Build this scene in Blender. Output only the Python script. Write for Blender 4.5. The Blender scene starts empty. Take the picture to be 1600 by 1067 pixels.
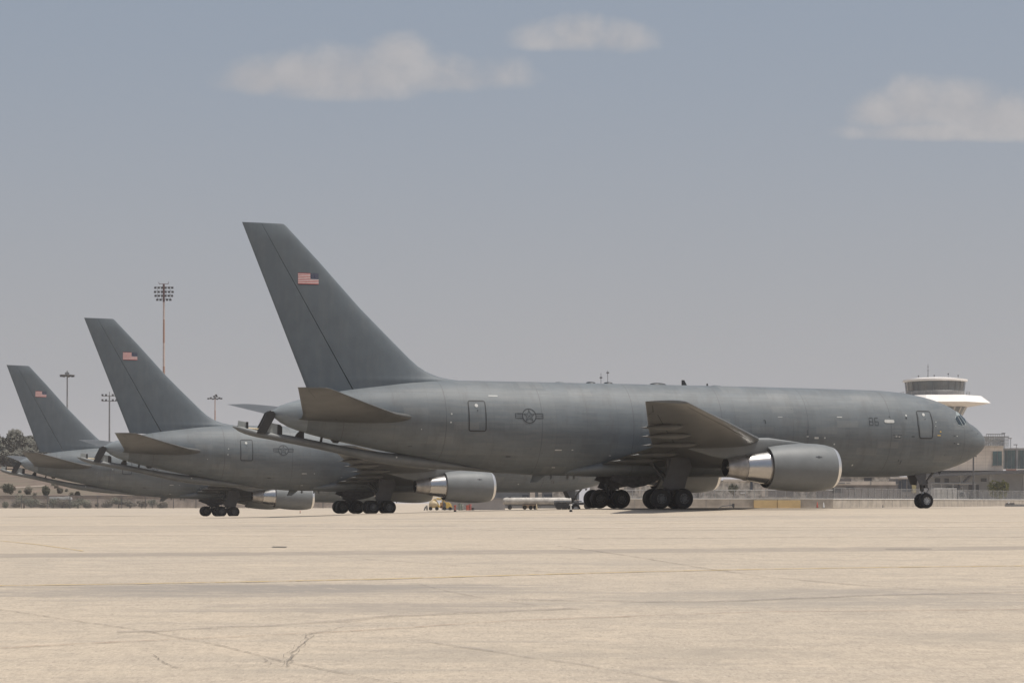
import bpy, bmesh, math, random
import numpy as np
from mathutils import Vector, Matrix

random.seed(7)
scene = bpy.context.scene
R = math.radians

# ---------------------------------------------------------------- camera
cam_d = bpy.data.cameras.new("camera"); cam = bpy.data.objects.new("camera", cam_d)
scene.collection.objects.link(cam); scene.camera = cam
cam.location = (0, 0, .36); cam.rotation_euler = (R(90), 0, 0)
cam_d.sensor_width = 36; cam_d.lens = 69.63; cam_d.shift_y = .1572
cam_d.clip_start = .5; cam_d.clip_end = 20000

# ---------------------------------------------------------------- light, sky, exposure
SUN_EL, SUN_AZ = 72, 100            # azimuth measured from +Y (away) towards +X (right)
sun_d = bpy.data.lights.new("sun", 'SUN'); sun = bpy.data.objects.new("sun", sun_d)
scene.collection.objects.link(sun)
sun_d.energy = 4.2; sun_d.angle = R(.55); sun_d.color = (1, .95, .87)
_sd = Vector((math.sin(R(SUN_AZ))*math.cos(R(SUN_EL)), math.cos(R(SUN_AZ))*math.cos(R(SUN_EL)), math.sin(R(SUN_EL))))
sun.rotation_euler = _sd.to_track_quat('Z', 'Y').to_euler(); sun.location = (0, 0, 80)
scene.view_settings.view_transform = 'Standard'; scene.view_settings.look = 'None'
scene.view_settings.exposure = 0; scene.view_settings.gamma = 1
try:
    scene.cycles.use_denoising = True
    scene.cycles.volume_step_rate = 5; scene.cycles.volume_bounces = 1
    scene.cycles.max_bounces = 6; scene.cycles.diffuse_bounces = 3
    scene.cycles.transparent_max_bounces = 16
except Exception: pass

class NT:
    """small node-tree helper"""
    def __init__(s, nt): s.nt = nt; nt.nodes.clear()
    def n(s, typ, **kw):
        nd = s.nt.nodes.new(typ)
        for k, v in kw.items(): setattr(nd, k, v)
        return nd
    def l(s, a, b): s.nt.links.new(a, b)
    def sock(s, nd, key, v):
        i = nd.inputs[key]
        if isinstance(v, bpy.types.NodeSocket): s.l(v, i)
        elif v is not None: i.default_value = v
    def m(s, op, a, b=None, c=None, clamp=False):
        nd = s.n('ShaderNodeMath', operation=op); nd.use_clamp = clamp
        s.sock(nd, 0, a)
        if b is not None: s.sock(nd, 1, b)
        if c is not None: s.sock(nd, 2, c)
        return nd.outputs[0]
    def noise(s, vec, scale, detail=4, rough=.55, dist=0):
        nd = s.n('ShaderNodeTexNoise'); s.l(vec, nd.inputs['Vector'])
        nd.inputs['Scale'].default_value = scale; nd.inputs['Detail'].default_value = detail
        nd.inputs['Roughness'].default_value = rough; nd.inputs['Distortion'].default_value = dist
        return nd.outputs['Fac']
    def mapv(s, vec, scale=(1,1,1), loc=(0,0,0), rot=(0,0,0)):
        nd = s.n('ShaderNodeMapping'); s.l(vec, nd.inputs[0])
        nd.inputs['Location'].default_value = loc; nd.inputs['Scale'].default_value = scale; nd.inputs['Rotation'].default_value = rot
        return nd.outputs[0]
    def rng(s, v, a, b, c=0, d=1, smooth=True):
        nd = s.n('ShaderNodeMapRange'); nd.interpolation_type = 'SMOOTHSTEP' if smooth else 'LINEAR'
        s.sock(nd, 0, v)
        for i, q in enumerate((a, b, c, d)): nd.inputs[i+1].default_value = q
        return nd.outputs[0]
    def mix(s, fac, a, b, blend='MIX'):
        nd = s.n('ShaderNodeMix', data_type='RGBA', blend_type=blend)
        s.sock(nd, 0, fac)
        for k, q in ((6, a), (7, b)):
            if isinstance(q, bpy.types.NodeSocket): s.l(q, nd.inputs[k])
            else: nd.inputs[k].default_value = (*q, 1) if len(q) == 3 else q
        return nd.outputs[2]

world = bpy.data.worlds.new("World"); scene.world = world; world.use_nodes = True
w = NT(world.node_tree)
sky = w.n('ShaderNodeTexSky', sky_type='NISHITA'); sky.sun_disc = False
sky.sun_elevation = R(SUN_EL); sky.sun_rotation = R(SUN_AZ); sky.dust_density = 4; sky.air_density = 1; sky.ozone_density = 1.5
tc = w.n('ShaderNodeTexCoord').outputs['Generated']
sx = w.n('ShaderNodeSeparateXYZ'); w.l(tc, sx.inputs[0])
yy = w.m('MAXIMUM', sx.outputs[1], .02)
U = w.m('DIVIDE', sx.outputs[0], yy); V = w.m('DIVIDE', sx.outputs[2], yy)
front = w.m('GREATER_THAN', sx.outputs[1], .05)
cmb = w.n('ShaderNodeCombineXYZ'); w.l(U, cmb.inputs[0]); w.l(V, cmb.inputs[1])
cv = w.mapv(cmb.outputs[0], (1, 1.05, 1), (3.1, 1.7, 0))
n1 = w.noise(cv, 30, 9, .6, .15); n2 = w.noise(cv, 9, 4, .5)
# cloud lobes by direction (u right, v up, radii), flat below
LOB = [(-.128,.2115,.022,.012,1),(-.104,.213,.028,.014,1.05),(-.072,.214,.045,.016,.95),(-.058,.222,.018,.014,.9),(-.034,.213,.036,.012,.75),(-.008,.214,.018,.010,.55),(-.085,.207,.04,.009,.8),
       (.014,.234,.014,.008,.4),(.034,.2345,.016,.011,.75),(.026,.231,.024,.006,.55),(.054,.232,.016,.010,.62),
       (.188,.195,.018,.013,.9),(.204,.198,.020,.017,1),(.225,.197,.026,.016,1),(.245,.192,.030,.014,.95),(.262,.190,.03,.013,.9),(.226,.186,.058,.007,.9),(.268,.206,.02,.006,.35)]
tot = None
for (cu, cvv, ru, rv, k) in LOB:
    a = w.m('DIVIDE', w.m('SUBTRACT', U, cu), ru); a = w.m('MULTIPLY', a, a)
    b = w.m('SUBTRACT', V, cvv); b = w.m('DIVIDE', w.m('MAXIMUM', b, w.m('MULTIPLY', b, -1.9)), rv); b = w.m('MULTIPLY', b, b)
    q = w.m('MULTIPLY', w.m('SUBTRACT', 1.25, w.m('ADD', a, b)), k)
    tot = q if tot is None else w.m('SMOOTH_MAX', tot, q, .25)
dens = w.m('ADD', tot, w.m('MULTIPLY', w.m('SUBTRACT', n1, .5), 2.6))
dens = w.m('ADD', dens, w.m('MULTIPLY', w.m('SUBTRACT', n2, .5), .8))
dens = w.rng(dens, -.35, 1.3, 0, .66)
dens = w.m('MULTIPLY', dens, front)
haze_f = w.rng(sx.outputs[2], -.02, .55, .93, .45, False)
base = w.mix(w.m('MULTIPLY', n2, .3), (3.84, 3.88, 4.12), (4.15, 4.1, 4.28))
up = w.rng(sx.outputs[2], .06, .27, 0, 1)
base = w.mix(up, base, (3.2, 3.62, 4.22))
skyc = w.mix(haze_f, sky.outputs[0], base)
topl = w.rng(n1, .35, .7)
cloudc = w.mix(topl, (4.5, 4.3, 4.3), (5.2, 4.95, 4.85))
skyc = w.mix(dens, skyc, cloudc)
bg = w.n('ShaderNodeBackground'); bg.inputs[1].default_value = .1
w.l(skyc, bg.inputs[0]); wo = w.n('ShaderNodeOutputWorld'); w.l(bg.outputs[0], wo.inputs[0])

# ---------------------------------------------------------------- materials
def mat(name, col, rough=.6, metal=0, var=.12, vscale=3, bump=0, spec=.5, extra=None, col2=None):
    m = bpy.data.materials.new(name); m.use_nodes = True; t = NT(m.node_tree)
    o = t.n('ShaderNodeOutputMaterial'); p = t.n('ShaderNodeBsdfPrincipled'); t.l(p.outputs[0], o.inputs[0])
    tcn = t.n('ShaderNodeTexCoord').outputs['Object']
    n = t.noise(tcn, vscale, 5, .6)
    lo = tuple(c*(1-var) for c in col); hi = tuple(min(1, c*(1+var)) for c in (col2 or col))
    c = t.mix(t.rng(n, .32, .68), lo, hi)
    if extra: c = extra(t, tcn, c)
    t.l(c, p.inputs['Base Color']); p.inputs['Roughness'].default_value = rough
    p.inputs['Metallic'].default_value = metal; p.inputs['Specular IOR Level'].default_value = spec
    if bump:
        b = t.n('ShaderNodeBump'); b.inputs['Strength'].default_value = bump; b.inputs['Distance'].default_value = .05
        t.l(n, b.inputs['Height']); t.l(b.outputs[0], p.inputs['Normal'])
    return m

def line_mask(t, v, period, width, off=0):
    a = t.m('FRACT', t.m('DIVIDE', t.m('ADD', v, off+1000*period), period))
    a = t.m('ABSOLUTE', t.m('SUBTRACT', a, .5))
    return t.m('GREATER_THAN', a, .5-width/period/2)

def skin(t, tcn, c):      # airframe panel joints, weathering streaks, oil stains
    s = t.n('ShaderNodeSeparateXYZ'); t.l(tcn, s.inputs[0])
    def cell(px_, pz_, o_):
        cb = t.n('ShaderNodeCombineXYZ'); t.l(t.m('FLOOR', t.m('DIVIDE', t.m('ADD', s.outputs[0], o_), px_)), cb.inputs[0]); t.l(t.m('FLOOR', t.m('DIVIDE', s.outputs[2], pz_)), cb.inputs[1])
        wn = t.n('ShaderNodeTexWhiteNoise', noise_dimensions='3D'); t.l(cb.outputs[0], wn.inputs['Vector']); return wn.outputs['Value']
    c = t.mix(t.m('MULTIPLY', cell(2.85, 1.24, .3), .22), c, (.17, .18, .18)); c = t.mix(t.m('MULTIPLY', t.m('GREATER_THAN', cell(.95, .62, .62), .86), .30), c, (.075, .088, .098)); c = t.mix(t.m('MULTIPLY', t.m('GREATER_THAN', cell(1.43, .41, .7), .93), .28), c, (.20, .205, .20))
    st = t.noise(t.mapv(tcn, (.5, 2, 5)), 1.2, 5, .6); drip = t.noise(t.mapv(tcn, (7, 3, .35)), 1.0, 5, .7)
    c = t.mix(t.m('MULTIPLY', t.rng(drip, .56, .74), t.rng(s.outputs[2], 6.8, 3.2, .1, .5)), c, (.06, .062, .06)); c = t.mix(t.rng(drip, .24, .38, .22, 0), c, (.19, .195, .19)); sm = t.noise(t.mapv(tcn, (1.6, .6, .5)), 1.1, 6, .7)
    c = t.mix(t.rng(st, .35, .75, 0, .30), c, (.20, .20, .195)); c = t.mix(t.rng(sm, .48, .7, 0, .45), c, (.09, .095, .10))
    l1 = line_mask(t, s.outputs[0], 5.7, .045, 1.2); l2 = line_mask(t, s.outputs[0], 1.9, .025, .3)
    zz = s.outputs[2]
    l3 = t.m('LESS_THAN', t.m('ABSOLUTE', t.m('SUBTRACT', zz, 6.62)), .013)
    l4 = t.m('LESS_THAN', t.m('ABSOLUTE', t.m('SUBTRACT', zz, 4.86)), .010)
    l5 = t.m('LESS_THAN', t.m('ABSOLUTE', t.m('SUBTRACT', zz, 3.0)), .010)
    ln = t.m('ADD', t.m('MULTIPLY', l1, .6), t.m('MULTIPLY', l2, .26)); ln = t.m('ADD', ln, t.m('MULTIPLY', t.m('ADD', l3, t.m('ADD', l4, l5)), .35), clamp=True)
    ln = t.m('MULTIPLY', ln, t.rng(st, .3, .6, .35, 1))
    c = t.mix(ln, c, (.05, .052, .055))
    tail = t.mix(t.rng(st, .3, .7), (.20, .225, .24), (.165, .185, .20))
    return t.mix(t.m('LESS_THAN', s.outputs[0], -20.25), c, tail)
def fin_skin(t, tcn, c):
    st = t.noise(t.mapv(tcn, (2.5, 2, .5)), 1.0, 5, .6)
    return t.mix(t.rng(st, .4, .75, 0, .2), c, (.17, .18, .185))

M = {}
G = (.104, .122, .136)
M['skin'] = mat('grey airframe paint', G, .60, 0, .09, .9, spec=.42, extra=skin)
M['boom'] = mat('boom paint', (.135,.142,.145), .55, 0, .12, 1.5)
M['bfin'] = mat('pale boom fin', (.26,.28,.28), .5, 0, .1, 2)
M['fin'] = mat('dark grey fin paint', (.093, .113, .130), .62, 0, .06, 1.2, extra=fin_skin)
M['wing'] = mat('grey wing paint', (.078, .079, .077), .40, 0, .14, 1.1)
M['cowl'] = mat('grey cowling paint', (.145, .154, .158), .55, 0, .06, 1.5, spec=.4)
M['lip'] = mat('polished inlet lip', (.78, .76, .73), .28, .85, .05, 2)
M['chrome'] = mat('bare polished metal', (.46, .45, .44), .22, 1, .05, 3)
M['nozzle'] = mat('heat stained titanium', (.36, .34, .32), .42, .7, .2, 2.5)
M['black'] = mat('black', (.012, .012, .013), .6, 0, .2, 5)
M['tyre'] = mat('tyre rubber', (.006, .006, .008), .7, 0, .3, 8)
M['hub'] = mat('grey wheel hub', (.11, .115, .12), .55, .3, .2, 8)
M['gear'] = mat('gear metal dark', (.055, .056, .06), .5, .2, .3, 4)
M['gearw'] = mat('gear metal light', (.42, .43, .44), .4, .2, .25, 5)
M['door'] = mat('gear door grey', (.07, .072, .078), .5, 0, .12, 2)
M['line'] = mat('dark seal', (.022, .024, .027), .6, 0, .1, 8)
M['mark'] = mat('dark grey marking', (.020, .023, .028), .55, 0, .1, 6)
M['pale'] = mat('pale grey marking', (.50, .50, .48), .5, 0, .1, 6)
M['pane'] = mat('cockpit glass', (.012, .022, .026), .07, 0, .1, 4, spec=.9)
M['frame'] = mat('light window frame', (.26, .29, .29), .45, 0, .1, 6)
M['white'] = mat('white paint', (.72, .71, .68), .5, 0, .06, 2)
M['red'] = mat('flag red', (.42, .07, .07), .6, 0, .08, 6)
M['fwhite'] = mat('flag white', (.62, .58, .56), .6, 0, .06, 6)
M['blue'] = mat('flag blue', (.022, .03, .07), .6, 0, .08, 6)
M['tan'] = mat('tan paint', (.52, .42, .27), .6, 0, .15, 3)
M['yellow'] = mat('yellow paint', (.62, .42, .10), .55, 0, .15, 3)
M['redp'] = mat('red paint', (.45, .09, .06), .5, 0, .15, 5)
M['steel'] = mat('galvanised steel', (.26, .26, .255), .5, .4, .15, 4)
M['dsteel'] = mat('dark weathered steel', (.10, .10, .105), .5, .3, .2, 4)
M['conc'] = mat('weathered concrete', (.40, .355, .30), .9, 0, .16, .8)
M['gconc'] = mat('grey concrete', (.23, .225, .22), .9, 0, .2, .5)
M['bark'] = mat('bark', (.10, .075, .055), .9, 0, .25, 5)

# ---------------------------------------------------------------- mesh helper
class MB:
    def __init__(s): s.v = []; s.f = []; s.m = []
    def add(s, vs, fs, mi=0):
        o = len(s.v); s.v += [tuple(map(float, q)) for q in vs]
        for f in fs: s.f.append([i+o for i in f]); s.m.append(mi)
        return s
    def box(s, x0, x1, y0, y1, z0, z1, mi=0):
        v = [(x, y, z) for x in (x0, x1) for y in (y0, y1) for z in (z0, z1)]
        return s.add(v, [(0,1,3,2),(4,6,7,5),(0,4,5,1),(2,3,7,6),(0,2,6,4),(1,5,7,3)], mi)
    def loft(s, rings, mi=0, cap=True, closed=True):
        n = len(rings[0]); v = [p for r in rings for p in r]; f = []
        for i in range(len(rings)-1):
            for j in range(n if closed else n-1):
                k = (j+1) % n; f.append((i*n+j, i*n+k, (i+1)*n+k, (i+1)*n+j))
        if cap: f += [tuple(range(n)), tuple((len(rings)-1)*n+j for j in range(n))]
        return s.add(v, f, mi)
    def tube(s, p, q, r0, r1=None, n=10, mi=0):
        p, q = Vector(p), Vector(q); r1 = r0 if r1 is None else r1
        d = (q-p).normalized(); a = d.orthogonal().normalized(); b = d.cross(a)
        rg = [[c+a*(r*math.cos(2*math.pi*i/n))+b*(r*math.sin(2*math.pi*i/n)) for i in range(n)] for c, r in ((p, r0), (q, r1))]
        return s.loft(rg, mi)
    def path(s, pts, r, n=8, mi=0):
        for a, b in zip(pts, pts[1:]): s.tube(a, b, r, r, n, mi)
        return s
    def rev(s, prof, c=(0,0,0), axis=0, n=40, mi=0, cap=False):   # prof: (t along axis, radius)
        rg = []
        for t, r in prof:
            ring = []
            for i in range(n):
                a = 2*math.pi*i/n; u, w_ = r*math.cos(a), r*math.sin(a)
                p = [0, 0, 0]; p[axis] = t; p[(axis+1) % 3] = u; p[(axis+2) % 3] = w_
                ring.append((p[0]+c[0], p[1]+c[1], p[2]+c[2]))
            rg.append(ring)
        return s.loft(rg, mi, cap)
    def prism(s, poly, d, mi=0):       # poly: 3D points, d: extrusion vector
        n = len(poly); d = Vector(d); v = [Vector(p) for p in poly]+[Vector(p)+d for p in poly]
        f = [tuple(range(n)), tuple(range(n, 2*n))]+[(i, (i+1) % n, n+(i+1) % n, n+i) for i in range(n)]
        return s.add(v, f, mi)
    def build(s, name, mats, parent=None, smooth=35, bevel=0):
        me = bpy.data.meshes.new(name); me.from_pydata(s.v, [], s.f); me.update()
        mats = mats if isinstance(mats, (list, tuple)) else [mats]
        for q in mats: me.materials.append(q)
        me.polygons.foreach_set('material_index', s.m)
        bm = bmesh.new(); bm.from_mesh(me); bmesh.ops.recalc_face_normals(bm, faces=bm.faces); bm.to_mesh(me); bm.free()
        if smooth:
            me.polygons.foreach_set('use_smooth', [True]*len(me.polygons)); me.set_sharp_from_angle(angle=R(smooth))
        o = bpy.data.objects.new(name, me); scene.collection.objects.link(o)
        if parent: o.parent = parent
        if bevel:
            b = o.modifiers.new('bevel', 'BEVEL'); b.width = bevel; b.segments = 2; b.limit_method = 'ANGLE'
        return o

def thing(name, label, cat, loc=(0,0,0), rot=(0,0,0), group=None):
    o = bpy.data.objects.new(name, None); scene.collection.objects.link(o)
    o.location = loc; o.rotation_euler = rot; o.empty_display_size = .5
    return tag(o, label, cat, group)
def tag(o, label, cat, group=None):
    o['label'] = label; o['category'] = cat
    if group: o['group'] = group
    return o
def struct(o): o['kind'] = 'structure'; return o
def copy_tree(o, parent=None):
    c = o.copy(); scene.collection.objects.link(c)
    if parent: c.parent = parent
    for ch in [x for x in list(scene.collection.objects) if x.parent == o]: copy_tree(ch, c)
    return c
F_PX = 3094.8
def at(px, py, Y): return Vector(((px-800)/F_PX*Y, Y, .36+(785-py)/F_PX*Y))

# ---- ground height field (apron falls away to the left and towards the camera)
GP = [(7.4,118,0),(9,112,-.03),(5.9,123,0),(26,125,0),(45,125,0),(-12.8,170.6,-.62),(5.6,177.6,-.6),
      (-33.2,224.3,-1.24),(-14.6,230.7,-1.6),(-18,118,-.56),(-9.4,118,-.34),(-11.8,146,-.48),(-26,170,-.93),(-45,170,-1.05),(-31,118,-.64),(-60,118,-.8),(-90,118,-.8),(90,125,0),
      (-90,220,-1.3),(-60,240,-1.3),(-60,300,-.62),(-110,300,-.62),(-20,300,-.6),(20,300,-.5),
      (40,250,-.33),(80,250,-.3),(120,260,-.2),(90,330,-.07),(140,330,0),(30,200,-.25),(-140,200,-1.0),
      (0,8,-1.62),(-30,8,-1.6),(30,8,-1.6),(0,20,-1.4),(25,20,-1.4),(-25,20,-1.4),(0,40,-1.0),(40,40,-1.0),(-40,40,-1.05),
      (0,60,-.66),(40,60,-.62),(-40,60,-.72),(0,80,-.36),(50,80,-.34),(-20,80,-.5),(-50,80,-.62),(-16,100,-.5),(-50,100,-.75),(0,100,-.14),(50,100,-.12)]
_G = np.array(GP, float)
def _phi(d2): return np.sqrt(d2/900.0 + .35)
_d = ((_G[:,None,:2]-_G[None,:,:2])**2).sum(2)
_Wt = np.linalg.solve(_phi(_d)+np.eye(len(_G))*1e-3, _G[:,2]+.6)
def gz(x, y):
    x = np.clip(np.asarray(x,float),-150,150); y = np.clip(np.asarray(y,float),4,340)
    d = (x[...,None]-_G[:,0])**2+(y[...,None]-_G[:,1])**2
    return _phi(d)@_Wt-.6
# ---- fuselage profile in aircraft coordinates: x forward from the main gear, y to port, z above the wheels
TOP = [(-22.17,5.50),(-21.9,5.70),(-21.5,5.87),(-20.67,6.13),(-19.3,6.46),(-18,6.72),(-16,7.0),(-14.1,7.25),(-11.6,7.41),(-8,7.43),(0,7.43),(8,7.42),(14,7.38),(16.2,7.35),(17.3,7.29),(18.44,7.17),(19.78,6.93),(21.0,6.55),(21.93,6.06),(22.6,5.53),(23.1,5.27),(23.5,5.0),(23.8,4.72),(24.0,4.4),(24.08,4.08)]
BOT = [(-22.17,5.24),(-21.77,4.92),(-21.33,4.66),(-20.3,4.3),(-19.3,4.04),(-17.88,3.74),(-16.4,3.44),(-15,3.19),(-14,3.0),(-12,2.65),(-10,2.32),(-8,2.06),(-6,1.96),(-3,1.95),(14,1.95),(16.7,1.96),(18.8,2.06),(20,2.2),(21.14,2.44),(22.26,2.8),(23.29,3.29),(23.75,3.6),(24.0,3.86),(24.08,4.08)]
WID = [(-22.17,.13),(-21.7,.34),(-21,.56),(-20,.86),(-18,1.36),(-16,1.8),(-14,2.12),(-12,2.36),(-10,2.48),(-8,2.515),(13,2.515),(16,2.49),(18,2.38),(20,2.1),(21.2,1.82),(22.2,1.46),(23,1.06),(23.6,.66),(23.9,.38),(24.03,.17),(24.08,.0)]
def pchip(tab, q):
    a = np.array(tab, float); X, Y = a[:,0], a[:,1]; h = np.diff(X); d = np.diff(Y)/h
    m = np.zeros(len(X)); m[0], m[-1] = d[0], d[-1]
    for i in range(1, len(X)-1):
        if d[i-1]*d[i] > 0:
            w1, w2 = 2*h[i]+h[i-1], h[i]+2*h[i-1]; m[i] = (w1+w2)/(w1/d[i-1]+w2/d[i])
    q = np.clip(np.asarray(q, float), X[0], X[-1]); i = np.clip(np.searchsorted(X, q)-1, 0, len(X)-2)
    t = (q-X[i])/h[i]
    return (2*t**3-3*t**2+1)*Y[i]+(t**3-2*t**2+t)*h[i]*m[i]+(-2*t**3+3*t**2)*Y[i+1]+(t**3-t**2)*h[i]*m[i+1]
def fzw(x):
    a, b, w = pchip(TOP, x), pchip(BOT, x), pchip(WID, x)
    return (a+b)/2, (a-b)/2, w
def fus_y(x, z, off=0.0):
    zc, h, w = fzw(x)
    return (w*np.sqrt(np.clip(1-((z-zc)/h)**2, 0, 1))+off)
def fus_p(x, phi, side=-1, off=0.0):   # phi: angle above the waist line, degrees
    zc, h, w = fzw(x); c, s = math.cos(math.radians(phi)), math.sin(math.radians(phi))
    return (float(x), side*float(w+off)*c, float(zc+(h+off)*s))

# ================================================================ TANKER AIRCRAFT
PAINT = [M['skin']]
def ribbon(pts, wd, surf, off, mb=None, mi=0, closed=False, step=.12):
    """stroke of width wd through (x,z) points, laid on surf(x,z)->y"""
    mb = mb or MB(); P = [np.array(p, float) for p in pts]
    if closed: P.append(P[0])
    Q = [P[0]]
    for a, b in zip(P, P[1:]):
        k = max(1, int(np.linalg.norm(b-a)/step))
        for i in range(1, k+1): Q.append(a+(b-a)*i/k)
    n = len(Q); L = []
    for i in range(n):
        a = Q[i-1] if i > 0 else (Q[-2] if closed else Q[0]); b = Q[i+1] if i < n-1 else (Q[1] if closed else Q[-1])
        t = b-a; t = t/(np.linalg.norm(t)+1e-9); nn = np.array([-t[1], t[0]])*wd/2
        L.append((Q[i]+nn, Q[i]-nn))
    v = []
    for a, b in L:
        for q in (a, b): v.append((q[0], -(surf(q[0], q[1])+off), q[1]))
    f = [(2*i, 2*i+1, 2*i+3, 2*i+2) for i in range(n-1)]
    return mb.add(v, f, mi)
def patch(corn, surf, off, mb=None, mi=0, nx=6, nz=8):
    """bilinear patch between 4 (x,z) corners, laid on surf"""
    mb = mb or MB(); a, b, c, d = [np.array(q, float) for q in corn]; v = []
    for j in range(nz+1):
        for i in range(nx+1):
            u, t = i/nx, j/nz; q = (a*(1-u)+b*u)*(1-t)+(d*(1-u)+c*u)*t
            v.append((q[0], -(surf(q[0], q[1])+off), q[1]))
    f = [(j*(nx+1)+i, j*(nx+1)+i+1, (j+1)*(nx+1)+i+1, (j+1)*(nx+1)+i) for j in range(nz) for i in range(nx)]
    return mb.add(v, f, mi)
def disc(cx, cz, r, surf, off, mb=None, mi=0, n=14, rz=None):
    mb = mb or MB(); rz = rz or r
    pts = [(cx, cz)]+[(cx+r*math.cos(2*math.pi*i/n), cz+rz*math.sin(2*math.pi*i/n)) for i in range(n)]
    return mb.add([(x, -(surf(x, z)+off), z) for x, z in pts], [(0, i+1, (i+1) % n+1) for i in range(n)], mi)
FS = lambda x, z: float(fus_y(x, z))
FP = lambda x, z: float(fus_y(x, z))*-1     # port side (mirrored through the sign below)

def airf(u, tc): return 5*tc*(.2969*math.sqrt(max(u, 0))-.126*u-.3516*u*u+.2843*u**3-.1016*u**4)
def foil_ring(le, te, tc, tdir, n=14, u0=0., u1=1., camber=0.):
    le, te, tdir = Vector(le), Vector(te), Vector(tdir); ch = (te-le).length
    us = [u0+(u1-u0)*(1-math.cos(math.pi*i/n))/2 for i in range(n+1)]
    up = [le+(te-le)*u+tdir*(ch*(airf(u, tc)+camber*u*(1-u)*4)) for u in us]
    dn = [le+(te-le)*u-tdir*(ch*(airf(u, tc)-camber*u*(1-u)*4)) for u in us]
    return up+dn[::-1][(0 if u1 < .999 else 1):(-1 if u0 < .001 else None)]

# fin planform
FIN_LE = [(6.2,-10.6),(7.36,-10.8),(7.43,-11.2),(7.50,-11.8),(7.62,-12.45),(7.91,-13.15),(8.2,-13.62),(8.6,-14.1),(10.02,-15.6),(11.47,-17.1),(13.93,-19.4),(15.9,-21.33),(16.02,-21.5)]
fin_le = lambda z: float(np.interp(z, [a for a, b in FIN_LE], [b for a, b in FIN_LE]))
fin_te = lambda z: -20.2-(z-6.93)*.4005
fin_h = lambda z: -17.69-(z-7.09)*.569
def fin_y(x, z):
    le, te = fin_le(z), fin_te(z); return (le-te)*airf((le-x)/(le-te), .085)

# engine: symmetric about its axis
EZ, EY = 2.36, -7.92
def engine(root, side):
    y = EY*(1 if side < 0 else -1); c = (-.40, y, EZ)
    eng = thing_part('engine', root)
    b = MB(); b.rev([(5.0,1.14),(5.02,1.17),(5.5,1.255),(6.2,1.33),(7.0,1.372),(7.6,1.38),(8.2,1.36),(8.7,1.30),(9.05,1.215)], c, n=56)
    b.build('fan_cowl', M['cowl'], eng)
    b = MB(); b.rev([(9.05,1.215),(9.2,1.165),(9.29,1.10),(9.32,1.03),(9.28,.97),(9.1,.94)], c, n=56); b.build('inlet_lip', M['lip'], eng)
    b = MB(); b.rev([(9.1,.94),(8.6,.96),(8.0,1.0),(7.6,1.02)], c, n=40)
    b.rev([(5.0,1.14),(5.25,1.05),(6.2,1.0)], c, n=40); b.rev([(6.2,1.0),(6.2,.2)], c, n=40)
    b.build('inlet_duct', M['black'], eng)
    b = MB()
    for k in range(24):
        a = 2*math.pi*k/24; a2 = a+.2
        p = lambda r, an, x: (x-.40, y+r*math.cos(an), EZ+r*math.sin(an))
        b.add([p(.25, a, 7.75), p(1.0, a, 7.8), p(1.0, a2, 7.62), p(.25, a2, 7.6)], [(0,1,2,3)])
    b.rev([(7.6,.3),(7.9,.25),(8.1,.12),(8.18,.01)], c, n=20); b.build('fan', M['gear'], eng)
    b = MB(); b.rev([(5.35,1.0),(5.05,.985),(4.93,.95)], c, n=48); b.build('core_ring', M['nozzle'], eng)
    b = MB(); b.rev([(4.93,.95),(4.6,.90),(4.2,.83),(3.64,.74)], c, n=48); b.build('core_cowl', M['chrome'], eng)
    b = MB(); b.rev([(3.64,.735),(3.62,.70),(3.1,.62),(2.8,.57),(2.5,.51)], c, n=48); b.rev([(2.5,.51),(2.52,.47),(2.9,.47),(2.9,.1)], c, n=40, mi=1); b.build('exhaust_nozzle', [M['nozzle'], M['black']], eng)
    b = MB(); b.rev([(2.9,.3),(2.75,.2),(2.55,.03)], c, n=20); b.build('exhaust_plug', M['nozzle'], eng)
    # small dark vent mark and latch line
    sg = -1 if side < 0 else 1
    if side < 0:
        b = MB(); sf = lambda x, z: 7.92+math.sqrt(max(0, 1.372**2-(z-EZ)**2))
        ribbon([(7.15,2.95),(7.55,2.95)], .04, sf, .02, b); disc(7.35, 2.95, .08, sf, .025, b, rz=.06); b.build('cowl_marking', M['mark'], eng)
    # strake-free pylon
    rg = []
    for x, zt, zb, hw in [(-1.1,3.66,3.6,.03),(.3,3.8,3.2,.16),(1.3,3.9,2.92,.22),(2.1,3.95,2.80,.25),(3.0,4.0,2.9,.27),(4.0,4.03,3.05,.28),(4.8,4.04,3.2,.28),(5.4,3.96,3.5,.26),(6.1,3.88,3.55,.2),(6.8,3.79,3.6,.12),(7.3,3.71,3.66,.03)]:
        n = 20; rg.append([(x, y+hw*math.copysign(abs(math.cos(2*math.pi*i/n))**.55, math.cos(2*math.pi*i/n)), (zt+zb)/2+(zt-zb)/2*math.copysign(abs(math.sin(2*math.pi*i/n))**.7, math.sin(2*math.pi*i/n))) for i in range(n)])
    MB().loft(rg).build('pylon', M['cowl'], eng)
    return eng
def thing_part(name, root):
    o = bpy.data.objects.new(name, None); scene.collection.objects.link(o); o.parent = root; o.empty_display_size = .3
    return o

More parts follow.
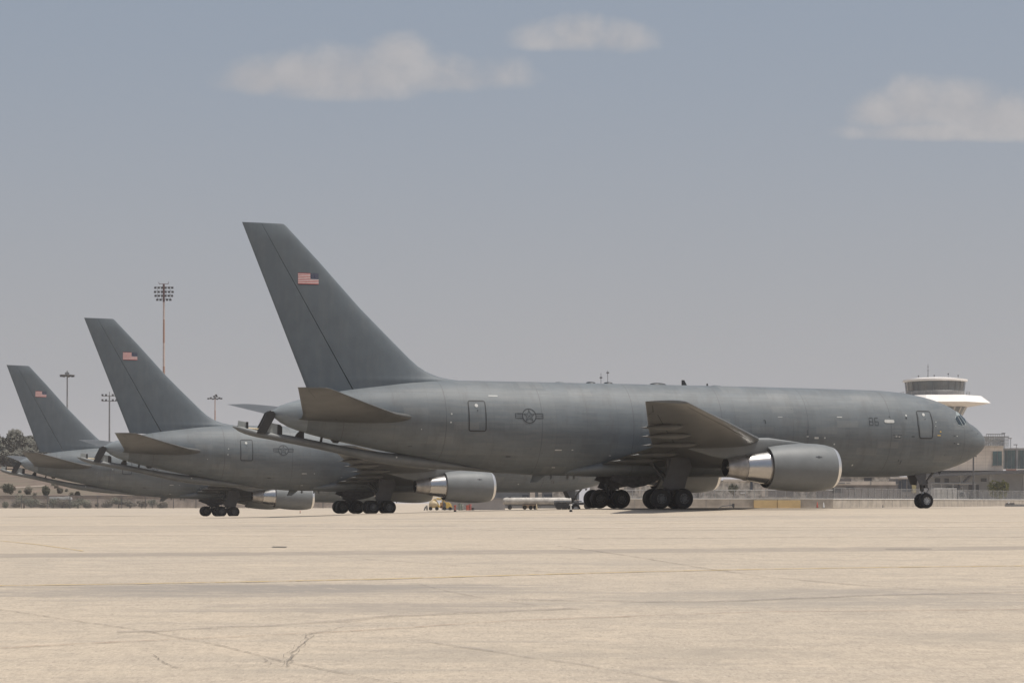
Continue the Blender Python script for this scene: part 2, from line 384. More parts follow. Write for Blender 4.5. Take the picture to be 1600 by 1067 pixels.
def wheel(x, y, r, wd, parent, name='wheel', hubm=None):
    b = MB(); h = wd/2
    b.rev([(-h,r*.52),(-h,r*.72),(-h*.92,r*.9),(-h*.6,r*.985),(0,r),(h*.6,r*.985),(h*.92,r*.9),(h,r*.72),(h,r*.52)], (x, y, r), axis=1, n=32)
    b.rev([(-h,r*.52),(-h*.7,r*.47),(-h*.72,r*.3),(-h*.95,r*.25),(-h*.95,r*.01)], (x, y, r), axis=1, n=24, mi=1)
    b.rev([(h,r*.52),(h*.7,r*.47),(h*.72,r*.3),(h*.95,r*.25),(h*.95,r*.01)], (x, y, r), axis=1, n=24, mi=1)
    for k in range(9):
        a = 2*math.pi*k/9
        for s in (-1, 1): b.tube((x+r*.38*math.cos(a), y+s*h*.70, r+r*.38*math.sin(a)), (x+r*.38*math.cos(a), y+s*h*.78, r+r*.38*math.sin(a)), r*.06, n=6, mi=2)
    return b.build(name, [M['tyre'], hubm or M['hub'], M['black']], parent)

def wing(root, s):
    W = [(0,9.9,3.02,-3.0,2.55,.15,.015),(2.0,8.65,3.22,-2.95,2.62,.145,.015),(5.0,6.45,3.6,-2.65,3.05,.13,.012),(7.92,4.25,3.93,-2.4,3.42,.12,.01),(8.3,3.97,3.95,-2.5,3.46,.12,.01),
         (12,1.28,4.22,-4.26,3.77,.115,.01),(16,-1.65,4.52,-6.1,4.14,.11,.01),(20,-4.58,4.78,-7.9,4.6,.105,.01),(23.9,-7.42,5.04,-9.67,5.06,.10,.01),(24.02,-7.55,5.06,-9.70,5.08,.06,.01)]
    g = MB(); g.loft([foil_ring((xl, s*y, zl), (xt, s*y, zt), tc, (0,0,1), 18, camber=cb) for y, xl, zl, xt, zt, tc, cb in W])
    wg = g.build('wing', M['wing'], root, 40)
    for y, L in ((4.2,3.4),(6.4,3.0),(10.6,3.4),(14.4,2.9),(17.6,2.4)):
        xt = float(np.interp(y, [q[0] for q in W], [q[3] for q in W])); zt = float(np.interp(y, [q[0] for q in W], [q[4] for q in W]))
        rg = []
        for t in np.linspace(0, 1, 13):
            r = .27*math.sin(math.pi*min(1, t*.55+.0))**.75 if t < .9 else .27*(1-(t-.9)/.1)**.6*.5
            r = .18*(math.sin(math.pi*t**.7))**1.1+.004; x = xt+L*.82-L*t
            zc = zt-.16-.05+(.20 if 1 else 0)*0+(.11*(1-t)); n = 12
            rg.append([(x, s*y+r*.62*math.cos(2*math.pi*i/n), zc+r*math.sin(2*math.pi*i/n)) for i in range(n)])
        MB().loft(rg).build('flap_track_fairing', M['wing'], wg)
    # control-surface joints on the underside
    b = MB()
    def und(x, y):
        i = [q for q in W]; xl, zl, xtt, zt, tc = [float(np.interp(y, [q[0] for q in W], [q[k] for q in W])) for k in (1,2,3,4,5)]
        u = (xl-x)/(xl-xtt); return zl+(zt-zl)*u-(xl-xtt)*(airf(u, tc)-.01*u*(1-u)*4)-.008
    def ul(a, bb, wd=.05):
        n = 14; v = []
        for i in range(n+1):
            x = a[0]+(bb[0]-a[0])*i/n; y = a[1]+(bb[1]-a[1])*i/n
            d = np.array([bb[0]-a[0], bb[1]-a[1]]); d = d/np.linalg.norm(d); nx, ny = -d[1]*wd/2, d[0]*wd/2
            for q in (1, -1): v.append((x+q*nx, s*(y+q*ny), und(x+q*nx, y+q*ny)))
        b.add(v, [(2*k, 2*k+1, 2*k+3, 2*k+2) for k in range(n)])
    ul((-.9, 3.2), (-.9, 8.2)); ul((-1.2, 8.6), (-7.6, 20.6)); ul((-7.7, 20.6), (-8.25, 20.7)); ul((-8.1, 21.2), (-9.0, 23.2)); ul((3.4, 8.8), (-7.3, 23.4), .035)
    ul((-1.3,12.2),(-4.2,12.2)); ul((-4.6,17.6),(-6.7,17.6)); ul((-7.9,20.0),(-8.3,21.8),.03)
    b.build('panel_joint', M['line'], wg)
    return wg

def stab(root, s):
    W = [(.6,-13.6,5.06,-20.75,5.02,.09),(1.25,-14.0,5.10,-20.75,5.06,.09),(1.6,-14.2,5.12,-20.8,5.09,.09),(1.95,-14.35,5.16,-20.85,5.14,.085),(2.15,-14.85,5.20,-20.9,5.17,.09),(2.6,-15.65,5.30,-20.97,5.22,.095),(5.5,-18.1,5.72,-21.78,5.68,.09),(8.9,-20.85,6.22,-22.72,6.22,.085),(9.2,-21.12,6.27,-22.82,6.27,.07),(9.34,-21.35,6.29,-22.86,6.29,.04)]
    g = MB(); g.loft([foil_ring((xl, s*y, zl), (xt, s*y, zt), tc, (0,0,1), 14) for y, xl, zl, xt, zt, tc in W])
    st = g.build('horizontal_stabilizer', M['wing'], root, 40)
    b = MB(); xs = lambda y: float(np.interp(y, [q[0] for q in W], [q[1] for q in W])); xe = lambda y: float(np.interp(y, [q[0] for q in W], [q[3] for q in W])); zz = lambda y: float(np.interp(y, [q[0] for q in W], [q[2] for q in W]))
    v = []
    ys = np.linspace(1.9, 8.9, 16)
    for y in ys:
        for u in (.695, .705):
            ch = xs(y)-xe(y); v.append((xs(y)-ch*u, s*y, zz(y)-ch*airf(u, .095)-.008))
    b.add(v, [(2*k, 2*k+1, 2*k+3, 2*k+2) for k in range(15)])
    b.build('elevator_joint', M['line'], st)
    return st

def main_gear(root, s):
    y0 = 4.65*s
    g = thing_part('main_gear', root)
    for dx in (-.71, .71):
        for dy in (-.57, .57): wheel(dx, y0+dy, .585, .44, g)
    b = MB(); b.tube((-.78, y0, .585), (.78, y0, .585), .14, n=12)
    for dx in (-.71, .71): b.tube((dx, y0-.6, .585), (dx, y0+.6, .585), .09, n=10)
    b.tube((-.45, y0, .95), (-.05, y0, 1.25), .07); b.tube((.05, y0, 1.25), (.5, y0, .75), .06)
    b.path([(.3,y0-.2,.8),(.2,y0-.25,1.1),(.05,y0-.2,1.3)], .025); b.path([(-.3,y0-.25,1.05),(-.6,y0-.2,1.12),(-.75,y0-.1,.95)], .022)
    b.build('bogie_beam', M['gear'], g)
    b = MB(); b.tube((0, y0, .6), (.05, y0, 1.5), .13, n=14); b.tube((.05, y0, 1.4), (.15, y0*1.0, 3.2), .2, .22, n=14)
    b.tube((.1, y0, 1.5), (1.3, y0-s*.2, 2.9), .07); b.tube((.05, y0, 1.7), (0, y0-s*2.2, 2.6), .09); b.tube((0,y0,1.35),(-.9,y0-s*.4,2.7),.06)
    b.tube((-.28,y0,.9),(.02,y0,1.45),.045); b.tube((-.28,y0,.9),(0,y0,.7),.045)
    b.build('shock_strut', M['gear'], g)
    b = MB(); b.tube((.02, y0-.02, .72), (.03, y0-.02, 1.3), .095, n=14); b.build('oleo_piston', M['gearw'], g)
    y1 = y0+.32*s; pol = [(.16,3.15),(1.15,3.15),(1.38,2.35),(1.12,1.85),(.92,1.18),(.1,1.1),(-.5,1.3),(-.12,2.1)]
    MB().prism([(x, y1, z) for x, z in pol], (0, -.06*s, 0)).build('leg_door', M['door'], g)
    # wheel-well door hanging beside the keel
    yb = 1.0*s if s > 0 else -1.0; pol = [(-1.6,2.05),(1.75,2.05),(1.5,1.80),(.3,1.35),(-.45,1.22),(-1.9,1.72)]
    MB().prism([(x-.3, yb*1.2, z) for x, z in pol], (0, .08*s, 0)).build('well_door', M['gear'], g)
    return g
def nose_gear(root):
    g = thing_part('nose_gear', root); x0 = 19.66
    for dy in (-.28, .28): wheel(x0, dy, .475, .33, g, hubm=M['gearw'])
    b = MB(); b.tube((x0, -.3, .475), (x0, .3, .475), .07); b.tube((x0, 0, .475), (x0-.12, 0, 1.25), .075, n=12); b.tube((x0-.1, 0, 1.1), (x0-.3, 0, 2.4), .13, n=12)
    b.tube((x0-.12, 0, 1.35), (x0+.75, 0, 2.3), .06); b.tube((x0-.12, 0, 1.35), (x0+.55,-.2, 2.3), .04); b.tube((x0+.02, 0, 1.0), (x0+.32, 0, .92), .04); b.tube((x0+.32, 0, .92), (x0+.05, 0, .6), .04)
    b.box(x0-.02, x0+.18, -.2, .2, 1.28, 1.5); b.tube((x0+.1,-.22,1.62),(x0+.1,.22,1.62),.11,n=10); b.tube((x0-.2,-.15,1.2),(x0-.25,-.15,1.9),.035); b.path([(x0+.1,-.1,1.5),(x0+.3,-.12,1.2),(x0+.12,-.1,.95)],.025)
    b.build('nose_strut', M['gear'], g)
    b = MB(); b.tube((x0, 0, .6), (x0-.09, 0, 1.05), .085, n=12); b.build('oleo_piston', M['gearw'], g)
    for s in (-1, 1):
        MB().prism([(x0-.95, s*.48, 2.15), (x0-.1, s*.48, 2.2), (x0-.18, s*.52, 1.45), (x0-.62, s*.52, 1.5)], (0, s*.03, 0)).build('nose_gear_door', M['door'], g)
    return g

def aircraft(label, loc, rot):
    r = thing('tanker_aircraft', label, 'aircraft', loc, rot, 'grey tanker jets parked in a row')
    xs = sorted(set(list(np.round(np.linspace(-22.17, 20, 86), 3))+list(np.round(20+4.08*np.sin(np.linspace(0, math.pi/2, 26)), 4))))
    rg = []
    N = 72
    for x in xs:
        zc, h, wd = fzw(x); h = max(float(h), .002); wd = max(float(wd), .002)
        rg.append([(x, wd*math.cos(2*math.pi*i/N), float(zc)+h*math.sin(2*math.pi*i/N)) for i in range(N)])
    fus = MB().loft(rg).build('fuselage', PAINT, r, 60)
    b = MB(); ss = []
    for x, hw, zt, zb in [(-5.5,.05,2.2,2.1),(-4.5,1.3,2.5,1.96),(-3,2.0,2.85,1.91),(-1,2.3,3.0,1.89),(3,2.4,3.1,1.89),(6,2.35,3.1,1.90),(8.5,2.1,2.9,1.92),(10.2,1.4,2.6,1.95),(11.4,.05,2.2,2.1)]:
        n = 28; ss.append([(x, hw*math.copysign(abs(math.cos(2*math.pi*i/n))**.7, math.cos(2*math.pi*i/n)), (zt+zb)/2+(zt-zb)/2*math.copysign(abs(math.sin(2*math.pi*i/n))**.85, math.sin(2*math.pi*i/n))) for i in range(n)])
    b.loft(ss); b.build('belly_fairing', M['skin'], r, 60)
    b = MB(); b.rev([(-22.36,.02),(-22.33,.07),(-22.17,.14),(-21.9,.2)], (0, 0, 5.37), n=20); b.build('tail_cone_tip', M['white'], r)
    # --- doors
    def entry_door(pts, hx, hz):
        b = MB(); ctr = np.mean(np.array(pts), 0); cl = [tuple(p) for p in pts]
        rc = []
        n = len(cl)
        for i in range(n):                               # round the corners
            p, q, s_ = map(np.array, (cl[i-1], cl[i], cl[(i+1) % n])); a = (p-q)/np.linalg.norm(p-q); c_ = (s_-q)/np.linalg.norm(s_-q)
            if abs(a@c_) > .9: rc.append(tuple(q)); continue
            for k in (0, .25, .5, .75, 1): rc.append(tuple(q+.13*((1-k)**2*a+k**2*c_)))
        ribbon(rc, .062, FS, .02, b, 1, True, .06)
        xs_ = [p[0] for p in pts]; zs = [p[1] for p in pts]
        quad = [pts[0], pts[1], pts[-3] if len(pts) > 4 else pts[2], pts[-2] if len(pts) > 4 else pts[3]]
        patch([tuple(np.array(p)*.94+ctr*.06) for p in quad], FS, .012, b, 0)
        d = b.build('entry_door', [M['skin'], M['line']], fus, 60)
        w1 = disc(hx, hz, .10, FS, .03); w1.build('door_window', M['pale'], d)
        disc(hx+.05, hz-.28, .035, FS, .03).build('door_handle', M['line'], d)
    entry_door([(17.91,6.02),(18.94,6.02),(18.99,5.2),(18.90,4.33),(17.96,4.32),(17.86,5.2)], 18.38, 5.80)
    entry_door([(-11.28,6.15),(-10.29,6.16),(-10.30,4.42),(-11.29,4.42)], -10.82, 5.88)
    # --- national marking
    b = MB(); cx, cz, rr = -7.68, 5.33, .41
    ribbon([(cx+rr*math.cos(2*math.pi*i/28), cz+rr*math.sin(2*math.pi*i/28)) for i in range(28)], .045, FS, .015, b, 0, True, .2)
    st = []
    for i in range(10):
        q = .36 if i % 2 == 0 else .15; a = math.pi/2+math.pi*i/5; st.append((cx+q*math.cos(a), cz+q*math.sin(a)))
    ribbon(st, .035, FS, .015, b, 0, True, .2)
    for i in range(5): ribbon([(cx, cz), st[2*i]], .02, FS, .015, b, 0, False, .2)
    for sgn in (-1, 1):
        x0, x1 = cx+sgn*.41, cx+sgn*.84
        ribbon([(x0, cz+.13), (x1, cz+.13), (x1, cz-.13), (x0, cz-.13)], .04, FS, .015, b, 0, False, .2); ribbon([(x0, cz), (x1, cz)], .025, FS, .015, b, 0, False, .2)
    b.build('star_emblem', M['mark'], fus)
    # --- nose number 86
    b = MB(); wd = .034
    def glyph(ch, x, z, w_, h_):
        G_ = {'8': [[(0,0),(1,0),(1,1),(0,1),(0,0)], [(0,.5),(1,.5)]], '6': [[(1,1),(0,1),(0,0),(1,0),(1,.5),(0,.5)]]}
        for stq in G_[ch]: ribbon([(x+u*w_, z+v*h_) for u, v in stq], wd, FS, .015, b, 0, False, .1)
    glyph('8', 14.40, 5.09, .24, .44); glyph('6', 14.78, 5.09, .23, .44); b.build('nose_number', M['mark'], fus)
    b = MB(); disc(15.55, 5.34, .1, FS, .018, b); disc(16.05, 5.34, .1, FS, .018, b); patch([(15.55,5.24),(16.05,5.24),(16.05,5.44),(15.55,5.44)], FS, .018, b, 0, 4, 3); b.build('receptacle_panel', M['pale'], fus)
    # --- small stencils, lights and ports along the side
    def rb(nm, m, *q, **k): bb = MB(); ribbon(*q, mb=bb, **k); bb.build(nm, m, fus)
    for x, z, l, h_ in [(-9.98,6.47,.55,.035),(-6.02,3.39,.42,.06),(-4.99,3.40,.10,.05),(10.08,4.34,.14,.05),(10.62,4.26,.28,.11),(-2.6,3.1,.14,.04),(-5.9,2.4,.2,.04),(16.2,4.41,.12,.05),(16.42,4.4,.1,.05),(12.2,5.55,.35,.05),(8.2,5.5,.3,.03),(20.95,4.02,.16,.06)]:
        rb('stencil', M['pale'], [(x, z), (x+l, z)], h_, FS, .014, step=.1)
    for x, z, q in [(11.32,4.27,.05),(17.07,5.72,.06),(13.64,2.65,.05),(-12.3,5.38,.045),(-12.35,4.9,.045),(19.25,5.35,.03),(19.2,5.1,.025),(12.0,3.9,.05),(-14.0,4.5,.03),(20.9,4.5,.04)]: disc(x, z, q, FS, .016).build('side_light', M['pale'], fus)
    for x, z, l, h_ in [(16.0,4.5,.16,.03),(16.35,4.5,.3,.03),(16.1,4.33,.5,.03),(17.35,4.42,.22,.06),(20.6,4.52,.16,.04),(20.65,4.05,.12,.05),(-8.9,3.0,.28,.06),(16.7,2.95,.05,.12),(16.9,2.85,.05,.22),(-14.6,3.55,.25,.03),(15.8,5.62,.08,.06)]:
        rb('vent', M['line'], [(x, z), (x+l, z)], h_, FS, .014, step=.1)
    rb('side_mark', M['line'], [(7.22,5.28),(7.34,5.28),(7.34,5.08)], .05, FS, .014); rb('drain_streak', M['line'], [(10.12,4.75),(10.12,4.4)], .03, FS, .014)
    for x, z, q in [(17.05,5.56,.06),(23.0,4.72,.04),(20.1,3.3,.03),(22.4,4.9,.03),(9.2,6.0,.02)]: disc(x, z, q, FS, .016).build('port', M['line'], fus)
    for x, z, l, h_ in [(19.3,4.52,.26,.05),(19.5,4.75,.1,.08)]: rb('hazard_stencil', M['yellow'], [(x, z), (x+l, z)], h_, FS, .014)
    # --- cockpit glazing: frame and panes on both sides
    def surfpatch(corn, off, mb, sd, mi=0, nu=6, nv=6):
        a, b_, c_, d_ = [np.array(q, float) for q in corn]; v = []
        for j in range(nv+1):
            for i in range(nu+1):
                u, t = i/nu, j/nv; q = (a*(1-u)+b_*u)*(1-t)+(d_*(1-u)+c_*u)*t; v.append(fus_p(q[0], q[1], sd, off))
        return mb.add(v, [(j*(nu+1)+i, j*(nu+1)+i+1, (j+1)*(nu+1)+i+1, (j+1)*(nu+1)+i) for j in range(nv) for i in range(nu)], mi)
    for sd in (-1, 1):
        b = MB(); surfpatch([(20.92,32),(21.2,44),(21.6,22.5),(21.1,20)], .012, b, sd); surfpatch([(21.2,46),(21.9,84),(22.32,72),(21.84,27)], .012, b, sd); fr = b.build('window_frame', M['frame'], fus, 60)
        for q in ([(20.96,32),(21.22,42),(21.50,23),(21.12,22)], [(21.36,45),(21.56,48),(21.80,31),(21.60,26)], [(21.62,50),(22.0,80),(22.28,72),(21.90,33)]):
            b = MB(); surfpatch(q, .022, b, sd); b.build('cockpit_window', M['pane'], fr, 60)
    # --- antennas
    def dome(x0, x1, h_, m, nm='antenna'):
        b = MB(); rg = []
        for t in np.linspace(0, 1, 9):
            q = math.sin(math.pi*t)**.5; zt = float(fzw(x0+(x1-x0)*t)[0]+fzw(x0+(x1-x0)*t)[1]); n = 12
            rg.append([(x0+(x1-x0)*t, (.28*q+.01)*math.cos(2*math.pi*i/n), zt-.03+(h_*q+.03)*max(-.1, math.sin(2*math.pi*i/n))) for i in range(n)])
        b.loft(rg); b.build(nm, m, fus)
    dome(-3.24,-2.6,.10,M['mark']); dome(-2.1,-1.5,.10,M['mark']); dome(.85,1.98,.12,M['mark']); dome(-5.2,-4.6,.05,M['skin']); dome(4.9,5.6,.05,M['skin'])
    MB().prism([(2.98,-.03,7.42),(3.32,-.03,7.42),(3.14,-.03,7.74),(2.98,-.03,7.74)], (0,.06,0)).build('blade_antenna', M['line'], fus)
    MB().prism([(4.62,-.02,7.42),(4.72,-.02,7.42),(4.70,-.02,7.56),(4.63,-.02,7.56)], (0,.04,0)).build('blade_antenna', M['line'], fus)
    MB().prism([(-6.55,-.04,2.0),(-5.75,-.04,2.0),(-6.35,-.04,1.55),(-6.75,-.04,1.55)], (0,.08,0)).build('drain_mast', M['skin'], fus)
    for x in (-5.5, -4.45, -4.05): MB().prism([(x,-.03,1.98),(x+.12,-.03,1.98),(x+.1,-.03,1.74),(x,-.03,1.74)], (0,.06,0)).build('blade_antenna', M['skin'], fus)
    MB().prism([(20.7,-.03,2.3),(20.95,-.03,2.35),(20.8,-.03,2.12)], (0,.06,0)).build('blade_antenna', M['mark'], fus)
    # --- fin and rudder
    zs = [6.2,6.6,7.0,7.2,7.3,7.42,7.5,7.6,7.75,7.91,8.2,8.6,9.3,10.02,11.47,12.7,13.93,15,15.9,16.0]
    rf, rr_ = [], []
    for z in zs:
        le, te = fin_le(z), fin_te(z); uh = (le-fin_h(z))/(le-te)
        tcx = .085 if z < 15.95 else .06
        rf.append(foil_ring((le,0,z), (te,0,z), tcx, (0,1,0), 14, 0, uh-.003)); 
        if z >= 6.55: rr_.append(foil_ring((le,0,z), (te,0,z), tcx*.985, (0,1,0), 10, uh+.004, 1))
    fin = MB().loft(rf).build('vertical_fin', M['fin'], r, 40)
    MB().loft(rr_).build('rudder', M['fin'], fin, 40)
    b = MB(); x0, x1, z0, z1 = -20.68, -19.50, 12.655, 13.265; sk = lambda z: 0
    for k in range(13):
        za, zb = z1-(z1-z0)*k/13, z1-(z1-z0)*(k+1)/13; xe = x1 if k > 6 else x0+(x1-x0)*.6
        patch([(x0, zb), (xe, zb), (xe, za), (x0, za)], fin_y, .012, b, 0 if k % 2 == 0 else 1, 6, 1)
    zc_ = z1-(z1-z0)*7/13; patch([(x0+(x1-x0)*.6, zc_), (x1, zc_), (x1, z1), (x0+(x1-x0)*.6, z1)], fin_y, .012, b, 2, 4, 2)
    for i in range(6):
        for j in range(5): disc(x0+(x1-x0)*(.635+.066*i), z1-.035-.062*j, .011, fin_y, .016, b, 1, 5)
    b.build('flag', [M['red'], M['fwhite'], M['blue']], fin, 0)
    # --- tail planes, wings, engines, gear
    for s in (-1, 1): stab(r, s); wing(r, s); engine(r, s); main_gear(r, s)
    nose_gear(r)
    # --- refuelling boom under the tail
    B = [(-24.36,4.62,4.56,.03),(-24.1,4.66,4.36,.13),(-23.6,4.56,4.15,.2),(-22.97,4.40,4.00,.24),(-22.2,4.29,3.88,.25),(-21.69,4.22,3.78,.26),(-20.67,4.06,3.60,.27),(-19.3,3.80,3.34,.28),(-17.88,3.54,3.03,.3),(-16.6,3.34,2.76,.34),(-15.4,3.2,2.55,.42),(-14,3.1,2.38,.52),(-12.5,2.9,2.28,.56),(-11,2.6,2.22,.5),(-9.6,2.35,2.14,.3),(-8.3,2.12,2.05,.04)]
    rg = []
    for x in np.linspace(-24.36, -8.3, 50):
        zt, zb, hw = [float(np.interp(x, [q[0] for q in B], [q[k] for q in B])) for k in (1,2,3)]; n = 20
        rg.append([(x, hw*math.cos(2*math.pi*i/n), (zt+zb)/2+(zt-zb)/2*math.sin(2*math.pi*i/n)) for i in range(n)])
    bo = MB().loft(rg).build('refuelling_boom', M['boom'], r, 60)
    pol = [(-23.05,4.25),(-22.6,4.2),(-22.5,4.3),(-22.03,5.15),(-22.0,5.33),(-22.12,5.46),(-22.3,5.5),(-22.5,5.38),(-22.62,5.12),(-22.98,4.42)]
    MB().prism([(x, -.33, z) for x, z in pol], (0, .14, 0)).build('ruddervator', M['black'], bo, 30)
    MB().prism([(x, .2, z) for x, z in pol], (0, .14, 0)).build('ruddervator', M['black'], bo, 30)
    MB().prism([(-22.62,-.12,4.3),(-21.72,-.12,4.1),(-21.76,-.12,4.74),(-22.4,-.12,4.86)], (0,.1,0)).build('boom_fin', M['bfin'], bo, 0)
    MB().prism([(-21.86,-.16,4.1),(-21.58,-.16,4.1),(-21.58,-.16,4.6),(-21.68,-.16,4.72),(-21.84,-.16,4.74)], (0,.26,0)).build('fin_endcap', M['black'], bo, 0)
    MB().prism([(-24.1,-.1,4.55),(-23.55,-.1,4.45),(-23.55,-.1,4.84),(-24.05,-.1,4.92)], (0,.1,0)).build('boom_fin', M['bfin'], bo, 0)
    MB().prism([(-23.62,-.14,4.5),(-23.5,-.14,4.48),(-23.5,-.14,4.86),(-23.62,-.14,4.86)], (0,.2,0)).build('fin_endcap', M['black'], bo, 0)
    MB().prism([(-20.85,-.12,4.02),(-20.32,-.12,3.95),(-20.32,-.12,4.36),(-20.5,-.12,4.42),(-20.7,-.12,4.25)], (0,.24,0)).build('hoist_saddle', M['black'], bo, 0)
    MB().prism([(-19.4,-.05,3.75),(-19.26,-.05,3.75),(-19.22,-.05,4.06),(-19.34,-.05,4.06)], (0,.1,0)).build('hoist_cable', M['line'], bo, 0)
    MB().prism([(-18.8,-.1,3.98),(-18.25,-.1,3.85),(-18.35,-.1,3.72),(-18.6,-.1,3.74)], (0,.2,0)).build('latch', M['line'], bo, 0)
    disc(-15.0, 2.95, .05, lambda x, z: .42, .02).build('boom_light', M['pale'], bo, 0)
    b = MB(); b.tube((-23.5,0,4.5),(-22.9,0,4.45),.06); b.build('boom_nozzle', M['tan'], bo)
    return r

p1 = aircraft('nearest grey tanker jet, number 86 behind its nose, whole fuselage in view', (7.418, 118.41, 0), (0, 0, R(19.4)))
p2 = copy_tree(p1); p2.location = (-12.82, 170.61, -.62); p2.rotation_euler = (0, R(.25), R(20.73))
p2['label'] = 'middle grey tanker jet, its nose hidden by the nearest jet, red mast behind its fin'
p3 = copy_tree(p1); p3.location = (-33.19, 224.3, -1.235); p3.rotation_euler = (0, R(1.57), R(19.09))
p3['label'] = 'farthest grey tanker jet, its tail at the left edge before brown trees'

# ================================================================ GROUND
def gmat():
    m = bpy.data.materials.new('sun bleached apron concrete'); m.use_nodes = True; t = NT(m.node_tree)
    o = t.n('ShaderNodeOutputMaterial'); p = t.n('ShaderNodeBsdfPrincipled'); t.l(p.outputs[0], o.inputs[0])
    tcn = t.n('ShaderNodeTexCoord').outputs['Object']
    big = t.noise(t.mapv(tcn, (.6, 1, 1)), .045, 5, .6, .4); mid = t.noise(t.mapv(tcn, (.5, 1, 1)), .35, 5, .62, .6); fine = t.noise(t.mapv(tcn, (1, .5, 1)), 7, 6, .75); grit = t.noise(t.mapv(tcn, (1, .25, 1)), 28, 4, .8)
    streak = t.noise(t.mapv(tcn, (.05, .8, 1), rot=(0,0,R(4))), 1.3, 6, .65, .8)
    c = t.mix(t.rng(big, .32, .7), (.45, .378, .292), (.392, .336, .27))
    c = t.mix(t.rng(mid, .45, .72, 0, .35), c, (.33, .285, .235))
    c = t.mix(t.rng(streak, .5, .72, 0, .42), c, (.29, .26, .225))
    c = t.mix(t.rng(streak, .3, .42, .25, 0), c, (.55, .46, .36))
    c = t.mix(t.rng(fine, .42, .66, 0, .45), c, (.30, .25, .20)); c = t.mix(t.rng(grit, .52, .68, 0, .6), c, (.20, .17, .145)); c = t.mix(t.rng(grit, .32, .46, .5, 0), c, (.60, .51, .41))
    # rubber and dirt patches left of centre
    s = t.n('ShaderNodeSeparateXYZ'); t.l(tcn, s.inputs[0])
    def blob(cx, cy, rx, ry, k, col):
        nonlocal c
        a = t.m('DIVIDE', t.m('SUBTRACT', s.outputs[0], cx), rx); b = t.m('DIVIDE', t.m('SUBTRACT', s.outputs[1], cy), ry)
        q = t.m('SUBTRACT', 1, t.m('ADD', t.m('MULTIPLY', a, a), t.m('MULTIPLY', b, b)))
        q = t.m('ADD', q, t.m('MULTIPLY', t.m('SUBTRACT', streak, .5), 3.2)); q = t.m('ADD', q, t.m('MULTIPLY', t.m('SUBTRACT', mid, .5), 2))
        c = t.mix(t.rng(q, .1, 1.1, 0, k), c, col)
    blob(-4.2, 33, 6.5, 3.0, .8, (.22, .20, .18)); blob(4.0, 31.5, 5.5, 2.6, .55, (.26, .235, .205)); blob(-2.8, 29.2, 3.8, 1.8, .65, (.25, .22, .19)); blob(0, 22.5, 5, 1.4, .3, (.28, .245, .2)); blob(9, 33, 5, 2, .35, (.27, .24, .21)); blob(-14, 70, 16, 5, .4, (.30, .26, .22)); blob(8, 84, 16, 5, .35, (.30, .26, .22)); blob(6, 24.5, 2.2, .8, .35, (.27, .24, .20)); blob(-2, 20.6, 1.6, .5, .3, (.27, .24, .20)); blob(3, 42.5, 6, 1.2, .3, (.28, .25, .215))
    yc = t.m('ADD', t.m('MULTIPLY', s.outputs[0], .165), 48.6)
    dd = t.m('ABSOLUTE', t.m('SUBTRACT', s.outputs[1], yc)); dd = t.m('ADD', dd, t.m('MULTIPLY', t.m('SUBTRACT', mid, .5), 1.1)); dd = t.m('ADD', dd, t.m('MULTIPLY', t.m('SUBTRACT', fine, .5), .5))
    c = t.mix(t.rng(dd, .75, 1.55, .62, 0), c, (.235, .205, .175))
    med = t.noise(t.mapv(tcn, (.7, 1, 1)), 1.6, 6, .72, .5); c = t.mix(t.rng(med, .48, .66, 0, .38), c, (.27, .235, .195)); c = t.mix(t.rng(med, .36, .46, .3, 0), c, (.52, .43, .33))
    t.l(c, p.inputs['Base Color']); p.inputs['Roughness'].default_value = .9; p.inputs['Specular IOR Level'].default_value = .3
    b = t.n('ShaderNodeBump'); b.inputs['Strength'].default_value = .5; b.inputs['Distance'].default_value = .02
    t.l(t.m('ADD', fine, grit), b.inputs['Height']); t.l(b.outputs[0], p.inputs['Normal'])
    return m
gx = sorted(set(list(np.arange(-150, 151, 3.0))+[-2500,-1200,-600,-300,-200,200,300,600,1200,2500])); gy = sorted(set([-300,-60,-10]+list(np.arange(4, 342, 2.0))+[400,600,1000,1800,3200]))
GX, GY = np.meshgrid(gx, gy); GZ = gz(GX, GY); nx_ = len(gx)
g = MB(); g.add(list(zip(GX.ravel(), GY.ravel(), GZ.ravel())), [(j*nx_+i, j*nx_+i+1, (j+1)*nx_+i+1, (j+1)*nx_+i) for j in range(len(gy)-1) for i in range(nx_-1)])
struct(g.build('apron_ground', gmat(), None, 80))

def stripe(name, pts, wd, m, jit=0, off=.012, step=.5, kind=True, seed=1):
    rd = random.Random(seed); P = [np.array(p) for p in pts]; Q = []
    for a, b in zip(P, P[1:]):
        k = max(1, int(np.linalg.norm(b-a)/step))
        for i in range(k): Q.append(a+(b-a)*i/k)
    Q.append(P[-1]); v = []
    Q = [q+np.array([rd.uniform(-jit, jit), rd.uniform(-jit, jit)*2]) for q in Q]
    for i, q in enumerate(Q):
        a = Q[max(0, i-1)]; b = Q[min(len(Q)-1, i+1)]; t = (b-a)/(np.linalg.norm(b-a)+1e-9); n_ = np.array([-t[1], t[0]])*wd/2*(rd.uniform(.4, 1.5) if jit else 1)
        for s in (1, -1):
            x, y = q+s*n_; v.append((x, y, float(gz(x, y))+off))
    o = MB().add(v, [(2*i, 2*i+1, 2*i+3, 2*i+2) for i in range(len(Q)-1)]).build(name, m, None, 0)
    return struct(o)
